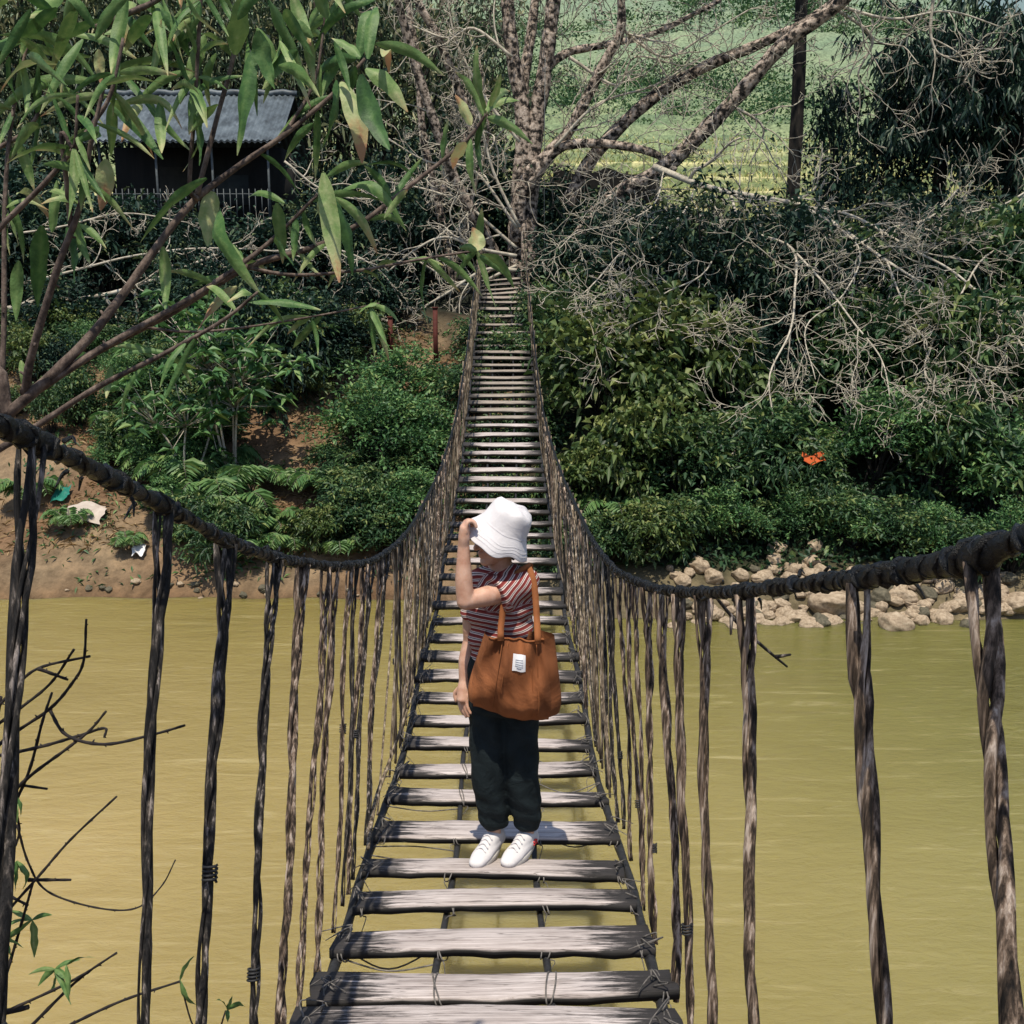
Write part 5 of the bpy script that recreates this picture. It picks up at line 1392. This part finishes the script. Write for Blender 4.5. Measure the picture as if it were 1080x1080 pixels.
# doorway and window openings (lighter frames)
t = MB(); xd = x0 + (x1 - x0) * .35; boxm(t, (xd, HY + 1.37, zf + .95), (.9, .06, 1.9)); part('door', t, mat_noise('door_boards', [(.3, (.02, .018, .014)), (.7, (.04, .034, .026))], 4, .8, .3), hs, False)
t = MB(); xd = x0 + (x1 - x0) * .7; boxm(t, (xd, HY + 1.37, zf + 1.2), (1.0, .06, .9)); part('window', t, mat_noise('shutter_boards', [(.3, (.02, .024, .024)), (.7, (.04, .045, .045))], 4, .8, .3), hs, False)

# thin guy wire right of the landing
t = MB(); tube(t, [P(575, 300, 28.4), P(574, 240, 28.4), P(574, 165, 28.4), P(575, 60, 28.4)], .009, 5)
o = obj('guy_wire', t, M['rail_metal'], None, True, P(575, 300, 28.4)); tag(o, 'thin pale wire hanging straight down right of the landing post', 'wire')
# dark net fence at the field edge
t = MB(); n = 24; V = []
for a in range(n):
    u = 585 + (695 - 585) * a / (n - 1); sag = 8 * abs(math.sin(a / (n - 1) * math.pi * 2))
    V.append(P(u, 176 + sag, 33)); 
V = np.array(V); low = V.copy(); low[:, 2] -= .9; low[:, 1] += .05
t.add(np.concatenate([V, low]), grid_faces(2, n)); nf = thing('net_fence', 'sagging dark net fence along the near edge of the field', 'fence', tuple(low[12]))
part('net', t, M['house_dark'], nf)
for a in (0, 8, 16, 23):
    t = MB(); p = V[a]; zg = float(ground(p[0], 33.05)); tube(t, [(p[0], 33.06, zg - .1), (p[0], 33.06, p[2] + .08)], .045, 6); part('fence_post', t, M['bark_dark'], nf)

# ------------------------------------------------------------------ foreground young tree at left
FD = 1.78
ft = thing('young_tree', 'young tree with long drooping leaves and reddish branches in the left foreground', 'tree', (-1.25, 1.7, float(ground(-1.25, 1.7))))
wb = MB(); rg = np.random.default_rng(77)
gz = float(ground(-1.25, 1.7))
fork = P(-25, 470, FD)
tube(wb, catmull([(-1.25, 1.7, gz - .1), (-1.2, 1.72, (gz + fork[2]) / 2), fork, P(10, 436, FD)], 8), [.034, .026, .0155, .0115], 10)
fbr = [
    ([(0, 444, 0), (50, 400, .0), (95, 355, .02), (130, 310, .04), (195, 222, .08), (245, 180, .1), (300, 142, .12), (350, 100, .14), (385, 62, .15)], .0115, .003),
    ([(30, 418, .02), (100, 372, .04), (180, 330, .06), (260, 282, .1), (330, 261, .12), (385, 232, .15), (440, 190, .18), (490, 150, .2), (514, 118, .2)], .0085, .003),
    ([(45, 408, .0), (110, 366, .02), (195, 318, .05), (250, 282, .08), (290, 250, .1), (335, 205, .1)], .0075, .003),
    ([(-15, 482, .0), (30, 455, .0), (100, 410, -.03), (175, 372, -.05), (235, 338, -.07), (272, 308, -.08)], .0075, .0025),
    ([(26, 415, .0), (34, 372, -.03), (60, 285, -.06), (85, 215, -.08), (96, 150, -.1), (110, 90, -.1)], .009, .003),
    ([(-2, 455, .0), (4, 350, .05), (5, 220, .08), (12, 130, .1), (30, 40, .12)], .0065, .003),
    ([(208, 210, .08), (200, 195, .05), (205, 120, .03), (212, 0, .0), (216, -40, 0)], .005, .003),
    ([(208, 205, .08), (230, 120, .1), (246, 60, .12), (252, 0, .13), (258, -40, .13)], .0055, .003),
    ([(-20, 265, -.05), (5, 235, -.05), (50, 190, -.06), (100, 128, -.08), (118, 95, -.08), (130, 40, -.08)], .006, .003),
    ([(260, 282, .1), (310, 290, .1), (380, 285, .12), (440, 274, .14), (503, 264, .16)], .004, .002),
    ([(150, 345, .05), (200, 350, .05), (260, 345, .05), (340, 332, .06), (400, 320, .06)], .003, .0015),
    ([(75, 240, -.07), (70, 190, -.1), (65, 140, -.12), (78, 155, -.12), (82, 100, -.13)], .005, .0025),
    ([(-10, 160, .1), (25, 140, .1), (45, 110, .1), (60, 60, .1)], .005, .003),
    ([(100, 30, 0), (140, 12, 0), (165, 0, .0), (200, -30, 0)], .006, .005),
    ([(300, 142, .12), (330, 90, .15), (340, 40, .16), (345, -20, .17)], .004, .002),
]
for l_, a, c_ in fbr:
    path = pth(l_, FD); n_ = len(path)
    rr = np.linspace(a, c_, n_) * (1 + .10 * (np.arange(n_) % 4 == 0))
    rr = rr * .82; tube(wb, path, rr, 8)
    for k in range(3, n_ - 2, 4):     # buds
        e = unit(rg.normal(0, 1, 3)); tube(wb, [path[k], path[k] + e * rr[k] * 1.9], [rr[k] * .6, rr[k] * .25], 5)
part('trunk', wb, M['bark_young'], ft)
LV = MB()
def big_leaf(mb, a, bq, w, rg, bend=.12, var=None, dry=None):
    a = np.asarray(a, float); bq = np.asarray(bq, float); d = bq - a; L = np.linalg.norm(d); t = unit(d)
    view = unit(a - EYE); s_ = unit(np.cross(t, view)); nrm = np.cross(s_, t)
    roll = rg.normal(0, .55); s2 = s_ * math.cos(roll) + nrm * math.sin(roll); n2 = np.cross(s2, t)
    nu = 13; V = []; A = []
    v0 = rg.uniform(.08, .42) if var is None else var; dr = rg.uniform(0, .55) if dry is None else dry
    bz = rg.normal(0, bend) * L; ph = rg.random() * 6
    tw = rg.normal(0, .5)
    for i_ in range(nu):
        x = i_ / (nu - 1)
        prof_ = (math.sin(math.pi * min(1, x * .97 + .015) ** .85)) ** .75 * (1 - .25 * x)
        c = a + d * x + n2 * bz * math.sin(math.pi * x) + np.array([0, 0, 1]) * .10 * L * math.sin(math.pi * x) * (1 if abs(t[2]) < .8 else .2)
        cr, sr = math.cos(tw * x), math.sin(tw * x); ss = s2 * cr + n2 * sr; nn = n2 * cr - s2 * sr
        for k, q in enumerate((-1, -.5, 0, .5, 1)):
            wv = .10 * math.sin(x * 15 + ph + q * 2) * abs(q)
            V.append(c + ss * q * w / 2 * prof_ + nn * (w * (.16 * abs(q) + wv) * prof_))
            tipd = max(0, (x - (1 - dr)) / max(dr, .01)) if dr > .12 else 0
            A.append(np.clip(v0 - .075 + (.09 if k == 2 else 0) + tipd * .42 + .05 * abs(q) * (dr > .3), 0, .85))
    mb.add(np.array(V), grid_faces(nu, 5), np.array(A))
S = FD / F
leaves = [  # base, tip, width px, (var), (dry)
    (100, 82, 0, 37, 15, .3, .1), (98, 84, -5, 125, 15, .33, .1), (110, 82, 205, 76, 12, .3, .2), (118, 112, 172, 168, 16, .18, .1), (122, 112, 192, 136, 11, .45, .3), (112, 168, 106, 222, 22, .55, .6), (118, 108, 117, 165, 13, .3, .1),
    (104, 52, 106, 88, 13, .6, .2), (60, 18, 10, -10, 12, .15, .1), (100, 30, 60, -10, 12, .2, .1), (100, 42, 138, -5, 13, .25, .1), (110, 36, 168, 18, 10, .35, .2), (60, 68, 0, 98, 14, .5, .3), (95, 60, 30, 42, 12, .3, 0),
    (248, 58, 258, -12, 26, .34, .2), (268, 52, 250, 164, 20, .12, .25), (272, 32, 290, 94, 22, .2, .1), (284, 0, 326, 94, 17, .25, .3), (308, -8, 328, 48, 16, .4, .3), (300, 10, 330, 60, 14, .2, .1),
    (361, 86, 382, 172, 27, .5, .55), (381, 78, 411, 158, 25, .08, .1), (386, 72, 430, 118, 22, .32, .4), (378, 62, 402, 18, 18, .16, .1), (396, 46, 468, 80, 13, .3, .15), (388, 62, 396, 8, 16, .2, .1), (376, 62, 328, 82, 14, .12, .1), (404, 60, 410, 78, 12, .6, .6), (380, 60, 350, 40, 12, .3, .2), (375, 70, 360, 120, 14, .1, 0),
    (225, 202, 219, 260, 27, .52, .1), (232, 220, 277, 314, 22, .14, .35), (218, 188, 148, 256, 13, .2, .15), (172, 260, 174, 326, 14, .36, .1), (250, 302, 208, 348, 13, .6, .5),
    (341, 182, 358, 298, 23, .42, .4), (352, 206, 372, 290, 18, .06, .0), (358, 202, 428, 242, 15, .24, .1), (345, 186, 388, 172, 10, .3, .3), (292, 214, 298, 278, 17, .3, .2), (300, 214, 262, 208, 9, .25, .3), (336, 200, 345, 260, 14, .5, .3), (354, 208, 398, 268, 12, .35, .6),
    (20, 150, 36, 200, 13, .35, .2), (44, 238, 40, 324, 23, .12, .0), (20, 275, 17, 338, 15, .28, .1), (80, 230, 95, 278, 11, .25, .2), (84, 236, 112, 262, 9, .3, .2), (55, 245, 60, 190, 12, .3, .1), (92, 180, 55, 222, 14, .35, .4), (70, 240, 78, 300, 18, .08, .0), (10, 60, 20, 110, 12, .2, .1),
    (512, 120, 503, 48, 15, .36, .15), (510, 122, 480, 76, 13, .34, .2), (497, 132, 480, 100, 13, .55, .4), (514, 118, 538, 96, 11, .4, .2), (514, 124, 562, 152, 12, .34, .1), (512, 116, 548, 106, 10, .42, .1), (516, 128, 540, 140, 10, .5, .2), (490, 150, 478, 178, 15, .6, .5), (515, 120, 528, 78, 10, .4, .1),
    (505, 264, 498, 240, 22, .6, .2), (508, 268, 542, 304, 13, .28, .1), (506, 270, 532, 290, 11, .24, .1), (503, 264, 485, 262, 9, .3, .1),
    (212, 60, 190, 110, 12, .2, .2), (210, 100, 180, 95, 9, .4, .3), (230, 110, 200, 140, 10, .3, .2), (205, 120, 210, 175, 12, .15, .1), (245, 60, 200, 40, 12, .25, .1), (160, 80, 170, 20, 10, .4, .2), (250, 20, 290, -15, 16, .2, .1), (170, 10, 200, 60, 14, .1, .1), (330, 40, 300, 20, 12, .3, .2), (345, 20, 330, -20, 14, .3, .2), (40, 130, 10, 170, 12, .3, .2), (30, 60, 70, 90, 13, .25, .1), (22, 380, 30, 420, 10, .35, .4), (88, 362, 80, 388, 12, .15, .1), (118, 386, 112, 420, 9, .3, .4), (134, 18, 160, 50, 14, .12, .1), (70, 40, 110, 20, 14, .18, .1), (150, 110, 128, 150, 12, .5, .5), (18, 205, 60, 240, 10, .5, .4), (330, 130, 300, 170, 10, .2, .3), (405, 230, 430, 200, 8, .4, .4), (290, 250, 310, 280, 9, .2, .1),
]
for (u0, v0, u1, v1, w, va, dr) in leaves:
    dd = rg.normal(.05, .06); big_leaf(LV, P(u0, v0, FD + dd), P(u1, v1, FD + dd + rg.normal(0, .045)), w * S * .98, rg, .1, va, dr)
for k in range(130):     # smaller leaves along the shoots
    l_, a, c_ = fbr[rg.integers(0, len(fbr))]; pt_ = pth(l_, FD); p0 = pt_[rg.integers(len(pt_) // 2, len(pt_))]
    e = unit(rg.normal(0, 1, 3) * (1, .6, 1) + (0, 0, -.5)); big_leaf(LV, p0, p0 + e * rg.uniform(.055, .12), rg.uniform(.009, .016), rg)
for k in range(42):     # dense drooping tufts at the upper left
    u0, v0 = rg.uniform(-10, 420) ** 1.0, rg.uniform(-10, 130) * rg.uniform(.4, 1); a = rg.uniform(.3, 2.8); ln_ = rg.uniform(45, 95); dz_ = rg.uniform(-.05, .2)
    big_leaf(LV, P(u0, v0, FD + dz_), P(u0 + ln_ * math.cos(a), v0 + ln_ * math.sin(a), FD + dz_ + rg.normal(0, .05)), rg.uniform(9, 16) * S, rg)
for k in range(26):     # leaves above the frame and out at left
    u0, v0 = rg.uniform(-150, 380), rg.uniform(-140, -20); a = rg.uniform(.8, 2.4)
    big_leaf(LV, P(u0, v0, FD + .1), P(u0 + 80 * math.cos(a), v0 + 80 * math.sin(a), FD + rg.normal(.1, .06)), 17 * S, rg)
part('leaves', LV, M['fg_leaf'], ft)

# dark budded twigs at lower left
TD = 1.95
bx = P(-45, 1150, TD); gz = float(ground(bx[0], TD))
tp2 = thing('twiggy_bush', 'dark budded twigs with a few limp leaves at the lower left edge', 'bush', (float(bx[0]), TD, gz))
wb = MB(); lf = MB()
stems = [[(-45, 1150), (-30, 1000), (-22, 880), (-10, 790), (0, 735)], [(-45, 1150), (-20, 1080), (30, 1062)], [(-45, 1150), (-12, 1040), (0, 985)]]
for l_ in stems:
    p_ = pth(l_, TD); p_[0] = (bx[0], TD, gz - .05) if l_ is stems[0] else p_[0]
    tube(wb, p_, np.linspace(.011, .005, len(p_)), 7)
twg = [[(-15, 800), (8, 778), (52, 748), (75, 722), (88, 698), (91, 653)], [(-15, 760), (14, 728), (40, 705), (95, 692)], [(40, 705), (72, 717)], [(-20, 800), (9, 795), (45, 787), (80, 777), (110, 768), (110, 778)], [(52, 748), (70, 775), (110, 785), (160, 775), (195, 765)], [(-18, 775), (10, 755), (52, 722), (78, 685)], [(-22, 900), (8, 860), (30, 815), (45, 760), (55, 730)], [(-5, 855), (30, 820), (70, 790), (95, 770), (112, 750)], [(-20, 822), (0, 825), (50, 832)], [(-25, 1000), (0, 970), (40, 925), (75, 885), (123, 840)], [(18, 870), (30, 910), (50, 940), (100, 957), (143, 958), (170, 935), (185, 907)], [(-25, 1085), (0, 1070), (75, 1035), (123, 1005)], [(30, 1085), (75, 1040), (100, 1020)], [(60, 1090), (80, 1078), (130, 1055), (190, 1035)], [(-20, 1070), (0, 1045), (15, 1000), (28, 955), (35, 930)], [(-22, 930), (0, 915), (20, 880), (12, 840)], [(30, 928), (75, 928)], [(0, 940), (30, 955)]]
for l_ in twg:
    p_ = catmull([P(q[0], q[1], TD + rg.normal(0, .015)) for q in l_], 7); n_ = len(p_)
    r0 = .0036 if len(l_) < 7 else .0022
    rr = np.linspace(r0, r0 * .6, n_) * (1 + .22 * (np.arange(n_) % 3 == 0))
    tube(wb, p_, rr, 6)
    for k in range(2, n_ - 1, 2):
        e = unit(rg.normal(0, 1, 3) + unit(p_[k] - p_[k - 1])); tube(wb, [p_[k], p_[k] + e * rr[k] * 2.3], [rr[k] * .7, rr[k] * .3], 5)
part('twigs', wb, M['twig_black'], tp2)
S2 = TD / F
for c0, ls in (((14, 838), [(8, 872, 9), (18, 868, 10), (22, 860, 7)]), ((18, 908), [(8, 935, 7), (16, 940, 8), (24, 938, 8), (28, 925, 6)]), ((34, 970), [(36, 1010, 13), (55, 965, 6), (0, 985, 6), (10, 960, 7), (-5, 1000, 8)]), ((58, 1022), [(40, 1040, 9), (52, 1048, 10), (75, 1060, 8), (85, 1012, 6), (72, 1035, 9), (30, 1028, 6)]), ((70, 1018), [(72, 1055, 9), (100, 1010, 5)]), ((190, 1034), [(205, 1008, 8), (208, 1060, 8)]), ((0, 990), [(12, 1010, 8), (20, 985, 6), (25, 1000, 6)]), ((240, 1065), [(228, 1055, 6), (245, 1050, 6), (258, 1062, 7), (240, 1078, 6)])):
    for u1, v1, w in ls:
        big_leaf(lf, P(*c0, TD), P(u1, v1, TD + rg.normal(0, .02)), w * S2, rg, .1, rg.uniform(.15, .4), 0)
tube(wb2 := MB(), catmull([P(190, 1035, TD), P(205, 1085, TD), P(225, 1100, TD), P(238, 1066, TD)], 5), .0018, 5)
part('shoot', wb2, M['twig_black'], tp2); part('leaves', lf, M['fg_leaf'], tp2)

# ------------------------------------------------------------------ camera, light, world
cam = bpy.data.cameras.new('camera'); co = bpy.data.objects.new('camera', cam); C.objects.link(co)
cam.sensor_width = 36; cam.lens = 36 * F / 1080; cam.clip_start = .05; cam.clip_end = 6000
co.location = EYE; co.rotation_euler = (math.pi / 2 - PITCH, 0, -YAW)
bpy.context.scene.camera = co
SUN = Vector((-.07, -.36, 1.0)).normalized()
sl = bpy.data.lights.new('sun', 'SUN'); sl.energy = 5.0; sl.angle = R(.5); sl.color = (1, .91, .76)
so = bpy.data.objects.new('sun', sl); C.objects.link(so); so.rotation_euler = SUN.to_track_quat('Z', 'Y').to_euler(); so.location = (-10, -8, 30)
w = bpy.data.worlds.new('World'); bpy.context.scene.world = w; w.use_nodes = True
nt = w.node_tree; nt.nodes.clear()
sky = nt.nodes.new('ShaderNodeTexSky'); sky.sky_type = 'NISHITA'; sky.sun_disc = False
sky.sun_elevation = math.asin(SUN.z); sky.sun_rotation = math.atan2(SUN.x, SUN.y)
bg = nt.nodes.new('ShaderNodeBackground'); bg.inputs[1].default_value = .15
ow = nt.nodes.new('ShaderNodeOutputWorld'); nt.links.new(sky.outputs[0], bg.inputs[0]); nt.links.new(bg.outputs[0], ow.inputs[0])
sc = bpy.context.scene
sc.view_settings.view_transform = 'Standard'; sc.view_settings.look = 'None'; sc.view_settings.exposure = 0
sc.cycles.max_bounces = 6; sc.cycles.use_denoising = True
